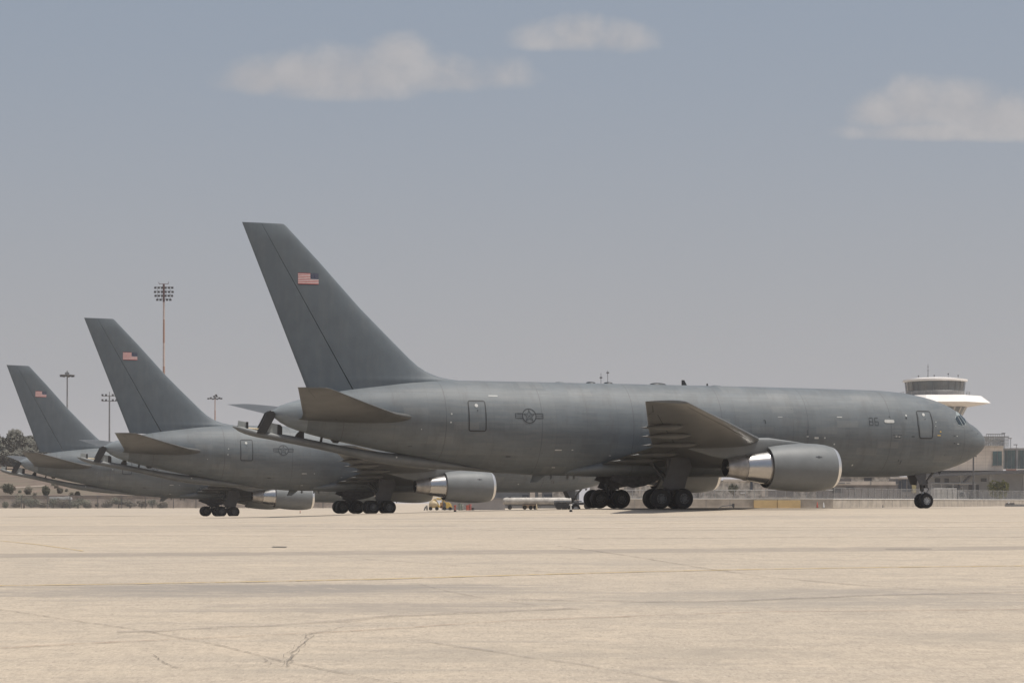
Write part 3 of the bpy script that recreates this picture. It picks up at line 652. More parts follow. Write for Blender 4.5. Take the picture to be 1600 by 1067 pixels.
def worn(name, col, amt, sc=3):
    m = bpy.data.materials.new(name); m.use_nodes = True; t = NT(m.node_tree)
    o = t.n('ShaderNodeOutputMaterial'); p = t.n('ShaderNodeBsdfPrincipled'); tr = t.n('ShaderNodeBsdfTransparent'); mx = t.n('ShaderNodeMixShader')
    tcn = t.n('ShaderNodeTexCoord').outputs['Object']; n = t.noise(tcn, sc, 6, .7)
    p.inputs['Base Color'].default_value = (*col, 1); p.inputs['Roughness'].default_value = .85
    t.l(t.rng(n, .35, .65, amt*.35, min(1, amt*1.4)), mx.inputs[0]); t.l(tr.outputs[0], mx.inputs[1]); t.l(p.outputs[0], mx.inputs[2]); t.l(mx.outputs[0], o.inputs[0])
    return m
YL = worn('faded yellow line paint', (.50, .36, .14), .62); DK = worn('dark dusty strip', (.21, .195, .175), .6, 1.2); JT = worn('tarred joint', (.14, .12, .10), .42, 4); CR = worn('open crack', (.15, .135, .12), .42, 9); RU = worn('rust brown seam', (.27, .17, .11), .4, 4); SM = worn('faint tyre smear', (.25, .225, .20), .24, 2.2); LT = worn('pale patch', (.62, .54, .44), .4, 1)
stripe('taxi_line', [(-12,34.2),(-9.19,34.75),(-6.83,35.3),(-4.64,35.95),(-2.37,36.75),(0,38.0),(2.54,39.2),(5.21,40.25),(7.96,41.0),(11.03,41.6),(16,42.4)], .16, YL)
stripe('expansion_joint', [(-9,31.2),(-7.81,29.49),(-6.18,27.32),(-4.79,25.53),(-3.39,23.31),(-2.51,21.58),(-1.85,20.49),(-.9,19)], .03, JT, .01, step=.15)
for k, (dx, wd) in enumerate(((0,.022),(.045,.013),(-.06,.010))): stripe('pavement_crack', [(-2.3+dx,25.6),(-2.55+dx,25.0),(-2.5+dx*.6,23.7),(-2.5+dx,22.5),(-2.4+dx*.3,21.0)], wd, CR, .034, step=.22, seed=k+3)
stripe('pavement_crack', [(-2.35,25.53),(-2.2,26.1),(-1.7,26.3),(-1.03,26.6),(-.44,26.9)], .02, CR, .02, step=.14)
stripe('pavement_crack', [(-4.02,22.23),(-3.75,21.36),(-3.54,20.87),(-3.2,20.66)], .022, JT, .015, step=.12); stripe('pavement_crack', [(-3.2,20.66),(-2.88,21.2),(-2.59,21.05),(-2.39,20.98)], .02, JT, .03, step=.1)
stripe('pavement_crack', [(-2.75,21.9),(-2.6,21.3),(-2.39,20.98)], .02, CR, .03, step=.1)
stripe('expansion_joint', [(1.2,52),(2.7,46.39),(3.93,40.59),(4.83,37.34),(6.18,34.8),(7.49,33.12),(9.5,31)], .05, JT, .01)
stripe('tyre_mark', [(0,31.2),(1.99,30.79),(2.98,30.79),(4.04,31.22),(5.61,32.14),(6.85,32.63),(8.77,33.12),(11,33.6)], .22, SM, .03)
stripe('faded_seam', [(-8,22.2),(-6.09,22.99),(-4.63,23.91),(-2.89,24.88),(-1.97,25.42),(0,27.05),(1.8,27.86),(3.71,28.67),(5.59,28.84),(9.5,29.4)], .06, RU, .02, step=.25)
stripe('tyre_mark', [(-1.2,24.2),(-.15,22.55),(.69,21.31),(1.3,20.17),(1.9,18.8)], .1, SM, .03); stripe('tyre_mark', [(-5,25.2),(-3.2,26.3),(-1.2,28.2),(1,29.4)], .3, SM, .06)
stripe('faded_line', [(-17,60),(-15.21,57.39),(-12.76,53.38),(-10.63,49.1)], .08, YL); stripe('expansion_joint', [(-1.6,35),(-1.19,33.55),(-.41,31.38),(.6,29.5)], .03, JT, .01)
stripe('expansion_joint', [(-4.2,46),(-1.5,42),(1.5,38.2)], .03, JT, .01); stripe('drain_cover', [(-6.23,51.43),(-5.85,51.43)], .35, M['mark'], 0, .02); stripe('drain_cover', [(9.41,49.9),(10.58,49.9)], .12, M['mark'], 0, .02)
for y0, y1, x0, x1 in ((62,61,-30,-6),(68,70,-10,25),(80,79,-25,8),(75,77,4,35),(90,91,0,40),(97,96,-20,6)): stripe('pale_streak', [(x0,y0),((x0+x1)/2,(y0+y1)/2+.6),(x1,y1)], .9, LT, .1, step=2)
for y0, y1, x0, x1 in ((65,66,-15,14),(73,72,-30,-2),(84,86,-6,32),(58,58.6,2,24)): stripe('tyre_mark', [(x0,y0),((x0+x1)/2,(y0+y1)/2+.6),(x1,y1)], .5, SM, .1, step=2)

# ================================================================ BACKGROUND, RIGHT
def netmat(name, col, a):
    m = bpy.data.materials.new(name); m.use_nodes = True; t = NT(m.node_tree)
    o = t.n('ShaderNodeOutputMaterial'); p = t.n('ShaderNodeBsdfPrincipled'); tr = t.n('ShaderNodeBsdfTransparent'); mx = t.n('ShaderNodeMixShader')
    tcn = t.n('ShaderNodeTexCoord').outputs['Object']; n = t.noise(tcn, .8, 4, .6)
    p.inputs['Base Color'].default_value = (*col, 1); p.inputs['Roughness'].default_value = .6
    t.l(t.rng(n, .3, .7, a*.7, a*1.3), mx.inputs[0]); t.l(tr.outputs[0], mx.inputs[1]); t.l(p.outputs[0], mx.inputs[2]); t.l(mx.outputs[0], o.inputs[0])
    return m
NET = netmat('chain link mesh', (.30, .30, .30), .14)
def wallseg(name, label, cat, a, b, h0, h1, th, m, n=1, joint=None, group=None):
    """upright slab between plan points a and b from z h0 to h1"""
    a, b = Vector((a[0], a[1], 0)), Vector((b[0], b[1], 0)); d = (b-a); L = d.length; mb = MB(); mb.box(0, L, 0, th, h0, h1)
    if joint:
        for i in range(1, int(L/joint)): mb.box(i*joint-.03, i*joint+.03, -.012, .002, h0, h1-.08, 1)
    mb.box(-.0, L, -.05, th+.05, h1, h1+.10, 2 if joint else 0)
    o = mb.build(name, [m, M['gconc'], M['white']] if joint else [m], None, 0); o.location = a; o.rotation_euler = (0, 0, math.atan2(d.y, d.x))
    return tag(o, label, cat, group)
A0, A1, A2 = (12.5, 250), (40.5, 250), (88, 328)
wallseg('blast_wall', 'long low sandy concrete wall with pale coping behind the nearest jet', 'wall', A0, A1, -.9, .80, .3, M['conc'], joint=3.0)
wallseg('blast_wall', 'low sandy concrete wall running away behind the nose wheel at the right edge', 'wall', (40.55, 250.1), A2, -.9, .78, .3, M['conc'], joint=3.0)
def fence(name, label, a, b, z0, z1, pitch, group=None, pm=None, r=.045):
    a, b = Vector((a[0], a[1], 0)), Vector((b[0], b[1], 0)); d = b-a; L = d.length; ang = math.atan2(d.y, d.x)
    t = thing(name, label, 'fence', (a.x, a.y, 0), (0, 0, ang), group)
    MB().box(0, L, -.008, .008, z0+.05, z1-.03).build('mesh_panel', NET, t, 0)
    b = MB(); b.tube((0,0,z1), (L,0,z1), .03, n=6); b.build('top_rail', pm or M['steel'], t)
    k = 0; x = 0
    while x < L and k < 100:
        MB().tube((x, -.06, z0-.4), (x, -.06, z1+.06), r, n=6).build('post', pm or M['steel'], t); x += pitch*(1+.12*math.sin(k*2.3)); k += 1
    return t
fence('chain_link_fence', 'grey mesh fence with pale posts on the long low wall behind the nearest jet', (12.5, 250.45), (40.6, 250.45), .85, 1.95, 1.3, r=.042)
fence('chain_link_fence', 'grey mesh fence with posts receding along the wall at the right edge', (40.7, 250.6), (88, 328.6), .85, 2.2, 2.4, r=.05)
for k in range(2):
    x0 = 30.45+2.98*k; b = MB(); b.box(x0, x0+2.9, 249.35, 249.7, -.62, .66); b.box(x0+.05, x0+2.85, 249.25, 249.8, -.62, -.3); o = b.build('yellow_barrier', mat('ochre barrier paint', (.55, .40, .20), .8, 0, .08, 1), None, 0, .03)
    tag(o, ['left one of the two flat ochre barriers under the near engine, before the low wall', 'right one of the two flat ochre barriers under the near engine, before the low wall'][k], 'barrier', 'ochre barriers before the low wall')

# control tower
T = at(1461, 785, 480); tw = thing('control_tower', 'white airport control tower with round glazed cab and wide flat deck, behind the nose', 'control tower', (T.x, T.y, -.1))
def ringpoly(r, z, n, a0=0, cx=0): return [(cx+r*math.cos(2*math.pi*i/n+a0), r*math.sin(2*math.pi*i/n+a0), z) for i in range(n)]
def striped(name, c1, c2, n_, z_=None, rough=.3):
    def ex(t, tcn, c):
        s = t.n('ShaderNodeSeparateXYZ'); t.l(tcn, s.inputs[0]); a = t.m('ARCTAN2', s.outputs[1], s.outputs[0]); f_ = t.m('FRACT', t.m('MULTIPLY', a, n_/6.2832))
        c = t.mix(t.m('LESS_THAN', f_, .22), c, c2); return c
    return mat(name, c1, rough, 0, .25, .4, extra=ex)
MB().loft([ringpoly(3.6, 0, 24), ringpoly(3.8, 10, 24), ringpoly(4.6, 16, 24), ringpoly(5.8, 20, 24), ringpoly(7.6, 23.4, 24)]).build('tower_shaft', striped('striped shaft glazing', (.13,.14,.145), (.42,.40,.37), 22), tw, 30)
TW = mat('white tower concrete', (.74, .70, .66), .7, 0, .05, .25)
MB().loft([ringpoly(7.4, 23.4, 8, R(22.5)), ringpoly(12.9, 24.25, 8, R(22.5)), ringpoly(13.3, 24.3, 8, R(22.5)), ringpoly(11.0, 26.05, 8, R(22.5)), ringpoly(7.0, 26.1, 8, R(22.5))]).build('observation_deck', TW, tw, 0)
MB().loft([ringpoly(6.9, 26.1, 40), ringpoly(7.0, 27.2, 40)]).build('cab_base', M['gconc'], tw, 30)
cg = MB().loft([ringpoly(6.85, 27.2, 40), ringpoly(7.15, 29.6, 40)]).build('cab_glass', mat('tower glass', (.06, .075, .085), .12, 0, .3, .3, spec=.8), tw, 30)
b = MB()
for i in range(24):
    a = 2*math.pi*i/24; b.tube((6.92*math.cos(a), 6.92*math.sin(a), 27.2), (7.2*math.cos(a), 7.2*math.sin(a), 29.6), .045, n=5)
b.build('mullion', M['dsteel'], cg)
b = MB(); [b.tube((8.2*math.cos(2*math.pi*i/30), 8.2*math.sin(2*math.pi*i/30), 26.1), (8.2*math.cos(2*math.pi*i/30), 8.2*math.sin(2*math.pi*i/30), 27.2), .05, n=4) for i in range(30)]
b.rev([(27.15,8.16),(27.2,8.2),(27.15,8.24)], axis=2, n=40); b.build('deck_railing', M['steel'], tw)
MB().loft([ringpoly(7.25, 29.6, 48), ringpoly(7.75, 29.75, 48), ringpoly(7.7, 30.15, 48), ringpoly(4.5, 30.55, 48), ringpoly(.1, 30.6, 48)]).build('cab_roof', TW, tw, 30)
b = MB(); b.tube((-1.7,0,30.4),(-1.7,0,34.0),.09,.04,n=6); b.box(-1.95,-1.45,-.05,.05,32.4,32.5); b.box(-1.9,-1.5,-.05,.05,33.3,33.38); b.tube((-1.7,0,31.5),(-2.2,0,30.5),.03,n=4); b.build('antenna_mast', M['dsteel'], tw)
for x, h in ((-.2,.8),(3.2,1.2),(5.6,.8),(-4,.7)): b = MB(); b.tube((x,0,30.2),(x,0,30.4+h),.05,n=5); b.box(x-.15,x+.15,-.1,.1,30.3+h,30.55+h); b.build('roof_aerial', M['dsteel'], tw)

# terminal behind the nose
def stone_extra(t, tcn, c):
    s = t.n('ShaderNodeSeparateXYZ'); t.l(tcn, s.inputs[0]); l1 = line_mask(t, s.outputs[0], 1.9, .05); l2 = line_mask(t, s.outputs[2], .75, .05)
    return t.mix(t.m('MULTIPLY', t.m('ADD', l1, l2, clamp=True), .45), c, (.2, .17, .14))
STN = mat('pale stone cladding', (.62, .53, .44), .85, 0, .08, .4, extra=stone_extra)
TG = mat('green tinted glass', (.035, .085, .088), .15, 0, .3, .5, spec=.7)
Y0 = 420; P0 = at(1400, 785, Y0); te = thing('terminal_building', 'pale stone terminal with green glass block and raised deck, right of the nose', 'building', (P0.x, P0.y, 0))
def L(px, py, Y=Y0): q = at(px, py, Y); return q.x-P0.x, q.z
x0, z0 = L(1440, 735); x1, z1 = L(1567.5, 698.5); wl = MB(); wl.box(x0, x1, 0, 14, z0, z1); wl.box(x0-.1, x1+.1, -.1, 14.1, z1, z1+.35, 1); wall_ = wl.build('stone_facade', [STN, M['conc']], te, 0)
xa, za = L(1551, 727); xb, zb = L(1565, 705); f = MB(); f.box(xa-.15, xb+.15, -.15, .05, za-.2, zb+.15); wf = f.build('window', M['conc'], wall_, 0)
MB().box(xa, xb, -.22, -.14, za, zb).build('pane', TG, wf, 0); MB().box((xa+xb)/2-.06, (xa+xb)/2+.06, -.28, -.2, za, zb).build('mullion', M['dsteel'], wf, 0)
xa, za = L(1568.5, 732); xb, zb = L(1640, 703); gb = MB().box(xa, xb, 1, 12, za, zb).build('glass_block', TG, te, 0)
b = MB(); b.box(xa-.1, xb, .7, 12.2, zb, zb+.45)
for px in (1569, 1590.5, 1612, 1632): xq, _ = L(px, 0); b.box(xq-.2, xq+.25, .7, 1.05, za, zb)
for k in range(14): xq = xa+k*.9; b.box(xq-.03, xq+.03, .9, 1.0, za, zb)
b.build('glazing_frame', M['gconc'], gb, 0)
b = MB(); xa, _ = L(1536, 0); xb, _ = L(1582, 0); zs = [L(0, q)[1] for q in (698, 692, 687, 681.5, 677)]
b.box(xa, xb, 3, 3.25, zs[3]-.08, zs[3]+.12); b.box(xa+1.9, xb-.4, 5, 5.2, zs[4]-.06, zs[4]+.1)
for q in (zs[1], zs[2]): b.box(xa, xb, 3, 3.1, q-.03, q+.03)
for i in range(26): xq = xa+(xb-xa)*i/25; b.box(xq-.035, xq+.035, 3, 3.1, zs[0], zs[3])
for i in range(9): xq = xa+1.9+(xb-xa-2.4)*i/8; b.box(xq-.04, xq+.04, 5, 5.1, zs[0], zs[4])
b.build('roof_screen', M['steel'], te, 0)
MB().box(xa, xb-1, 3.3, 3.4, zs[0], zs[3]-.1).build('screen_panel', netmat('pale roof mesh', (.42, .42, .41), .5), te, 0)
b = MB()
for px, py in ((1573, 676), (1583, 684), (1592, 694), (1571, 688)): xq, zq = L(px, py); b.tube((xq,2,L(0,700)[1]),(xq,2,zq),.06,n=5); b.box(xq-.6,xq+.2,1.9,2.1,zq-.1,zq+.05)
b.build('roof_aerial', M['dsteel'], te, 0)
b = MB(); xa, za = L(1440, 744); xb, zb = L(1640, 735); rg = []
v = []
for x, zt, zb_ in ((L(1440,0)[0], L(0,741.5)[1], L(0,745)[1]), (L(1590,0)[0], L(0,734)[1], L(0,739.5)[1]), (L(1650,0)[0], L(0,734)[1], L(0,741)[1])):
    rg.append([(x,-3,zt),(x,-3,zb_),(x,2,zb_),(x,2,zt)])
MB().loft(rg).build('raised_deck', M['dsteel'], te, 0)
MB().box(L(1566,0)[0], L(1582,0)[0], -3.2, -3.05, L(0,735)[1], L(0,733)[1]).build('deck_panel', mat('brick red panel', (.24,.13,.11), .8), te, 0)
MB().box(L(1450,0)[0], L(1650,0)[0], 1.5, 13, -1, L(0,736)[1]).build('lower_wall', mat('grey render', (.27,.27,.275), .8, 0, .12, .25), te, 0)
b = MB()
for px, w_, pt_, pb in ((1535,9,747,752),(1463,8,747,757),(1478,7,747,757),(1480,20,760,783),(1516,16,757,782)): xq, zt = L(px, pt_); _, zq = L(px, pb); b.box(xq, xq+w_/7.37, 1.38, 1.5, zq, zt)
b.build('opening', M['mark'], te, 0)
b = MB(); a1 = L(1478, 776); a2 = L(1519, 740); b.tube((a1[0],-1,a1[1]),(a2[0],-1,a2[1]),.32,n=8); b.tube((a1[0]+.8,-2,a1[1]),(a2[0]-.6,-2,a2[1]-.3),.15,n=6); b.build('brace', M['dsteel'], te)
b = MB(); a1 = L(1452, 755); a2 = L(1522, 755.5); b.tube((a1[0],-2,a1[1]),(a2[0],-2,a2[1]),.2,n=8); 
for px in (1453,1468,1486,1500,1520): xq,_ = L(px,0); b.tube((xq,-2,a1[1]),(xq,-2,-.5),.13,n=6)
b.build('pipe_rack', M['steel'], te)
b = MB()
for px in (1500,1546,1598): xq,_=L(px,0); b.box(xq-.35,xq+.35,-1.5,-.8,-1,L(0,741)[1])
b.build('deck_column', M['gconc'], te, 0)
# tall pole
P = at(1521, 785, 300); z = at(0, 712, 300).z; b = MB(); b.tube((0,0,-.6),(0,0,z-.0),.17,.12,n=10); b.tube((0,0,-.6),(0,0,.4),.26,n=10); b.box(-.5,.5,-.1,.1,z-.15,z); o = b.build('metal_pole', M['dsteel']); o.location = (P.x,P.y,0); tag(o, 'plain tall grey metal pole standing under the nose tip before the stone building', 'pole')

# truck under the nose
def truck(label, px, Y, L_, h, bodym, cabm, base):
    P = at(px, 785, Y); t = thing('parked_truck', label, 'truck', (P.x, P.y, base))
    b = MB(); b.box(0, L_*.7, 0, 2.3, 1.0, h); b.build('cargo_box', bodym, t, 0, .05)
    b = MB(); b.prism([(L_*.72,0,.6),(L_,0,.6),(L_,0,1.5),(L_*.93,0,h*.8),(L_*.72,0,h*.85)], (0,2.2,0)); b.build('cab', cabm, t, 0, .06)
    b = MB(); b.prism([(L_*.78,-.02,1.5),(L_*.94,-.02,1.5),(L_*.9,-.02,h*.75),(L_*.78,-.02,h*.75)], (0,2.24,0)); b.build('cab_window', M['pane'], t, 0)
    MB().box(0, L_, .2, 2.1, .6, .95).build('chassis', M['gear'], t, 0)
    for x in (L_*.12, L_*.28, L_*.86):
        for y in (.15, 2.05): b = MB(); b.rev([(-.14,.01),(-.14,.3),(-.12,.45),(0,.48),(.12,.45),(.14,.3),(.14,.01)], (x,y,.48), axis=1, n=18); b.build('wheel', M['tyre'], t)
    return t
truck('white box truck parked behind the nose wheel, under the deck brace', 1459, 335, 5.6, 2.9, mat('dusty white panel', (.42,.41,.39), .7, 0, .2, .8), M['steel'], -.1)
truck('dark blue truck with grey cab, low behind the nearest jet far wheels', 866, 262, 5.2, 1.15, mat('navy tarpaulin', (.05,.06,.08), .6), M['gear'], -.55)

# low buildings in the gaps
def lowb(label, px0, px1, ptop, Y, m, name='low_building', base=-.8, depth=8, parts=()):
    P = at(px0, 785, Y); s = Y/F_PX; t = thing(name, label, 'building', (P.x, P.y, 0)); W = (px1-px0)*s; zt = at(0, ptop, Y).z
    MB().box(0, W, 0, depth, base, zt).build('wall', m, t, 0)
    MB().box(-.15, W+.15, -.2, depth+.1, zt, zt+.22).build('roof', M['gconc'], t, 0)
    for nm, a, b_, c, d, mm, yo in parts:
        MB().box((a-px0)*s, (b_-px0)*s, -yo, -yo+.1, at(0, d, Y).z, at(0, c, Y).z).build(nm, mm, t, 0)
    return t
BG = mat('brown grey plaster', (.19,.175,.17), .9, 0, .22, .35); DB = mat('dark blue glass', (.03,.04,.06), .2, 0, .3, .5)
FB = mat('beige fascia', (.52,.46,.40), .8, 0, .1, .6); OL = mat('ochre post paint', (.36,.31,.16), .8, 0, .2, .8); RUB = mat('mottled grey beige masonry', (.40,.37,.33), .95, 0, .5, .9)
lowb('low brown grey building with long beige fascia, between near engine and nose wheel', 1286, 1402, 757.5, 340, BG, parts=[('fascia',1286,1399,752,757.5,FB,.35),('fascia_break',1359,1361,751,757,M['gconc'],.4),('opening',1300,1316,762,770,M['mark'],.06),('opening',1322,1334,761,764,M['mark'],.06),('graffiti',1308,1320,753.5,756,M['gconc'],.42),('graffiti',1322,1328,753.5,755,M['gconc'],.42)])
lowb('small dark glazed building just left of the nose wheel', 1403, 1438, 748, 345, BG, parts=[('window',1404,1408,751,764,DB,.06),('window',1409,1416,749,768,DB,.06),('window',1418,1424,749,768,DB,.06),('column',1424.5,1431,748,770,OL,.3),('canopy',1390,1430,745,748,FB,.8)])
lowb('long grey masonry building behind the fence, below the near engine', 1095, 1284, 752, 352, RUB, parts=[('parapet',1130,1200,748.5,752,FB,.3),('column',1172,1176,752,765,DB,.2),('opening',1104,1109,758,764,M['mark'],.06),('pier',1190,1196,752,775,FB,.2),('white_sign',1157,1165,769,771,M['white'],.3),('panel',1200,1240,760,776,BG,.05)])
lowb('far rubble coloured wall block with broken roofline, above the beige fascia', 1292, 1404, 745.5, 372, RUB, parts=[('panel',1300,1330,748,752,BG,.05),('panel',1350,1362,746,751,M['mark'],.05)])
lowb('mottled beige masonry building seen between the two wheel groups of the nearest jet', 924, 1090, 741, 356, RUB, parts=[('panel',964,975,741,764,FB,.2),('panel',980,992,748,770,BG,.1),('panel',1040,1060,757,775,BG,.1),('opening',984,990,752,758,M['mark'],.15),('pier',998,1002,745,775,FB,.25),('panel',935,960,760,778,BG,.1)])
lowb('blue grey building with two beige piers, far behind under the middle jet nose', 694, 905, 768, 345, mat('blue grey cladding', (.13,.145,.165), .6, 0, .2, .4), parts=[('pier',828,836,768,782,FB,.3),('pier',841,847,768,782,RUB,.3),('window',816,826,773,778,DB,.06),('window',850,864,772,777,DB,.06),('panel',863,889,768,782,RUB,.1),('ledge',694,905,780,782,FB,.4)])
lowb('pale grey site wall left of the white tank', 690, 789, 780, 290, mat('pale grey sheeting', (.33,.31,.30), .8, 0, .06, .4), name='site_hoarding', depth=.3)
lowb('far yellowish wall with dark slits under the middle jet, left of its engine', 255, 545, 776.5, 352, mat('yellowish wall', (.46,.39,.28), .9, 0, .2, .9, extra=lambda t, tcn, c: t.mix(t.m('MULTIPLY', line_mask(t, (lambda s: (t.l(tcn, s.inputs[0]), s.outputs[0])[1])(t.n('ShaderNodeSeparateXYZ')), 1.7, .35), .6), c, (.16,.14,.12))), name='slatted_wall', depth=.4)

# white tank trailer
P = at(785, 785, 266); s = 266/F_PX; t = thing('tank_trailer', 'long white cylindrical tank on a grey trailer behind the middle jet nose', 'trailer', (P.x, P.y, -.5))
b = MB(); b.rev([(0,.03),(.06,.3),(.22,.46),(.5,.52),(9.0,.52),(9.3,.42),(9.45,.2),(9.5,.02)], (0,0,1.02), n=24); [b.rev([(x,.525),(x+.0,.55),(x+.08,.55),(x+.08,.525)], (0,0,1.02), n=24) for x in (.7,1.2,3.2,5.6,7.6)]; tk = b.build('tank', mat('white tank paint', (.42,.39,.35), .7, 0, .22, 1.2), t)
MB().box(.85,1.2,-.2,.2,1.5,1.66).build('hatch', M['dsteel'], tk, 0)
MB().box(.3,9.2,-.45,.45,.1,.5).build('chassis', M['gconc'], t, 0)
for x in (1.0,3.0,3.8,4.4,8.2): b = MB(); b.rev([(-.1,.01),(-.1,.28),(0,.3),(.1,.28),(.1,.01)], (x,-.5,.22), axis=1, n=16); b.build('wheel', M['tyre'], t)
MB().box(2.7,4.6,-.6,-.46,.1,.62).build('pump_box', mat('rusty brown', (.2,.14,.09), .8), t, 0)

# yellow and tan loader
P = at(664, 785, 282); gz0 = at(0, 797, 282).z
t = thing('airfield_loader', 'tan and yellow wheeled loader with rounded tank, beneath the middle jet engine', 'ground vehicle', (P.x, P.y, gz0))
b = MB(); rg = []
for x, hw, h in [(.55,.05,.5),(.65,.5,1.0),(.95,.75,1.25),(1.4,.8,1.3),(1.75,.7,1.05),(1.95,.3,.6)]:
    rg.append([(x, hw*math.cos(2*math.pi*i/16), .35+h/2*(1+math.sin(2*math.pi*i/16))*.9) for i in range(16)])
b.loft(rg).build('tank', M['tan'], t)
b = MB(); b.box(1.0,3.9,-.5,.5,.4,.58); 
for a, c in (((1.1,-.5,1.5),(3.1,-.5,1.9)),((1.1,-.5,1.9),(3.2,-.5,1.5)),((2.1,-.5,.5),(1.3,-.5,1.6)),((2.1,-.5,.5),(2.7,-.5,1.6)),((3.3,-.5,.5),(2.6,-.5,1.6)),((1.05,-.5,1.4),(1.05,-.5,2.0))): b.tube(a, c, .055, n=6); b.tube((a[0],.5,a[2]), (c[0],.5,c[2]), .055, n=6)
b.build('truss_frame', M['yellow'], t)
MB().box(1.5,3.3,-.55,.55,1.42,1.62).build('platform', mat('pale yellow deck', (.62,.50,.28), .7), t, 0)
b = MB(); b.prism([(3.0,-.55,.3),(3.75,-.55,.3),(3.75,-.55,.85),(3.4,-.55,1.15),(3.0,-.55,1.15)], (0,1.1,0)); b.build('engine_cover', M['yellow'], t, 0, .04)
MB().box(2.15,2.55,-.5,.4,.3,1.1).build('toolbox', mat('faded orange', (.45,.24,.13), .7), t, 0); MB().box(2.6,2.95,-.6,.5,.35,1.05).build('battery_box', M['dsteel'], t, 0)
for x in (.8,1.7,2.8,3.6):
    for y in (-.55,.55): b = MB(); b.rev([(-.1,.01),(-.1,.22),(0,.25),(.1,.22),(.1,.01)], (x,y,.25), axis=1, n=16); b.build('wheel', M['tyre'], t)
b = MB(); b.tube((-.1,0,0),(.1,0,.55),.1,n=8); b.tube((.3,0,0),(.25,0,.7),.12,n=8); b.build('hose_reel', M['steel'], t)

# small things on the apron
def cone(label, px, py, h, m, Y=None, base_m=None, name='traffic_cone', cat='traffic cone', grp=None):
    y = Y
    if y is None:
        for y in np.arange(20, 300, .5):
            x = (px-800)/F_PX*y
            if .36+(785-py)/F_PX*y < float(gz(x, y)): break
    x = (px-800)/F_PX*y; zb = max(float(gz(x, y)), .36+(785-py)/F_PX*y if Y else -99); r = h*.28
    t = thing(name, label, cat, (x, y, zb), (0,0,0), grp)
    b = MB(); b.rev([(.0,r*.62),(h*.5,r*.38),(h*.97,r*.12),(h,.01)], axis=2, n=14); b.build('cone_body', m, t)
    MB().box(-r,r,-r,r,0,h*.06).build('cone_base', base_m or M['black'], t, 0)
    return t
def mpost(label, px, py, h, Y=None, m=None, grp=None):
    y = Y
    if y is None:
        for y in np.arange(20, 300, .5):
            x = (px-800)/F_PX*y
            if .36+(785-py)/F_PX*y < float(gz(x, y)): break
    x = (px-800)/F_PX*y; t = thing('marker_post', label, 'marker post', (x, y, float(gz(x, y))), (0,0,0), grp)
    MB().tube((0,0,0),(0,0,h),.04*h/.4,n=8).build('post', m or M['redp'], t); MB().tube((0,0,0),(0,0,h*.25),.09*h/.4,.07*h/.4,n=10).build('base', M['black'], t)
    MB().tube((0,0,h*.8),(0,0,h),.07*h/.4,n=8).build('cap', M['white'] if m is M['white'] else M['redp'], t)
mpost('white topped marker post with dark base, before the nearest jet far wheels', 892, 799.5, .40, m=M['white'])
mpost('small reddish marker post between the engines of the middle jet and loader', 711, 799.5, .38)
mpost('small reddish marker post by the near wheels of the middle jet', 607, 800, .36)
mpost('small reddish marker post in front of the farthest jet engine', 469, 801.5, .35)
cone('red traffic cone before the low wall, right of the ochre barriers', 1277, 793, .75, M['redp'], 246)
cone('white traffic cone with dark base before the low wall, left of the nose', 1287, 793, .7, M['white'], 246)
cone('small dark cone before the low wall midway to the nose wheel', 1379.5, 793.5, .45, M['dsteel'], 246)
cone('yellowish cone before the white tank trailer', 838.5, 796.2, .8, M['tan'], 258)
def barrel(label, px, m, h, r, Y=284, grp='barrels beside the loader'):
    P = at(px, 785, Y); b = MB(); b.rev([(0,.01),(0,r),(h*.3,r),(h*.32,r*1.06),(h*.34,r),(h*.64,r),(h*.66,r*1.06),(h*.68,r),(h,r),(h,.01)], axis=2, n=16); o = b.build('oil_barrel', m); o.location = (P.x, P.y, at(0,797,Y).z); tag(o, label, 'barrel', grp)
barrel('dull red barrel, left of two beside the loader', 730.5, M['redp'], .75, .22); barrel('dull red barrel, taller right one of two beside the loader', 734.5, mat('oxide red', (.30,.09,.08), .7), .9, .2)
barrel('short black barrel right of the red barrels', 739, M['gear'], .4, .2); barrel('tall grey green barrel between loader and red barrels', 718.5, mat('grey green paint', (.19,.22,.19), .7), 1.0, .24); barrel('grey green barrel right beside the taller grey green one', 722, mat('olive grey paint', (.22,.23,.2), .7), .9, .2)
# tow bar
P = at(1119, 785, 236); t = thing('tow_bar', 'grey aircraft tow bar on small wheels before the low wall, right of the near wheels', 'tow bar', (P.x, P.y, float(gz(P.x, P.y))+.02), (0,0,0)); t.scale = (1.6, 1.6, 1.6)
b = MB(); b.tube((.1,0,.16),(.45,0,.36),.03,n=8); b.tube((.45,0,.36),(1.28,0,.45),.035,n=8); b.tube((.2,.0,.14),(0,0,.22),.03,n=8); b.build('bar', M['dsteel'], t)
b = MB(); b.tube((1.28,0,.46),(1.32,0,.08),.05,n=8); b.box(1.18,1.36,-.05,.05,.3,.55); b.build('tow_head', M['gear'], t)
for x, r in ((1.0,.07),(.12,.08),(1.33,.09)): b = MB(); b.rev([(-.04,.01),(-.04,r*.8),(0,r),(.04,r*.8),(.04,.01)], (x,0,r), axis=1, n=14); b.build('wheel', M['tyre'], t)
# block at right edge
P = at(1573, 785, 255); t = thing('equipment_sledge', 'low grey equipment sledge with a white lamp at the far right edge', 'ground equipment', (P.x, P.y, float(gz(P.x,P.y))))
MB().box(0,2.6,0,1,.1,.42).build('deck', M['steel'], t, 0); MB().box(.1,1.0,-.05,1,.42,.6).build('crate', M['dsteel'], t, 0); b = MB(); b.tube((.25,0,.5),(.25,0,.8),.1,n=10); b.build('lamp', M['white'], t); b = MB(); b.box(.1,.3,.1,.9,0,.1); b.box(2.2,2.4,.1,.9,0,.1); b.build('skid', M['gear'], t, 0)

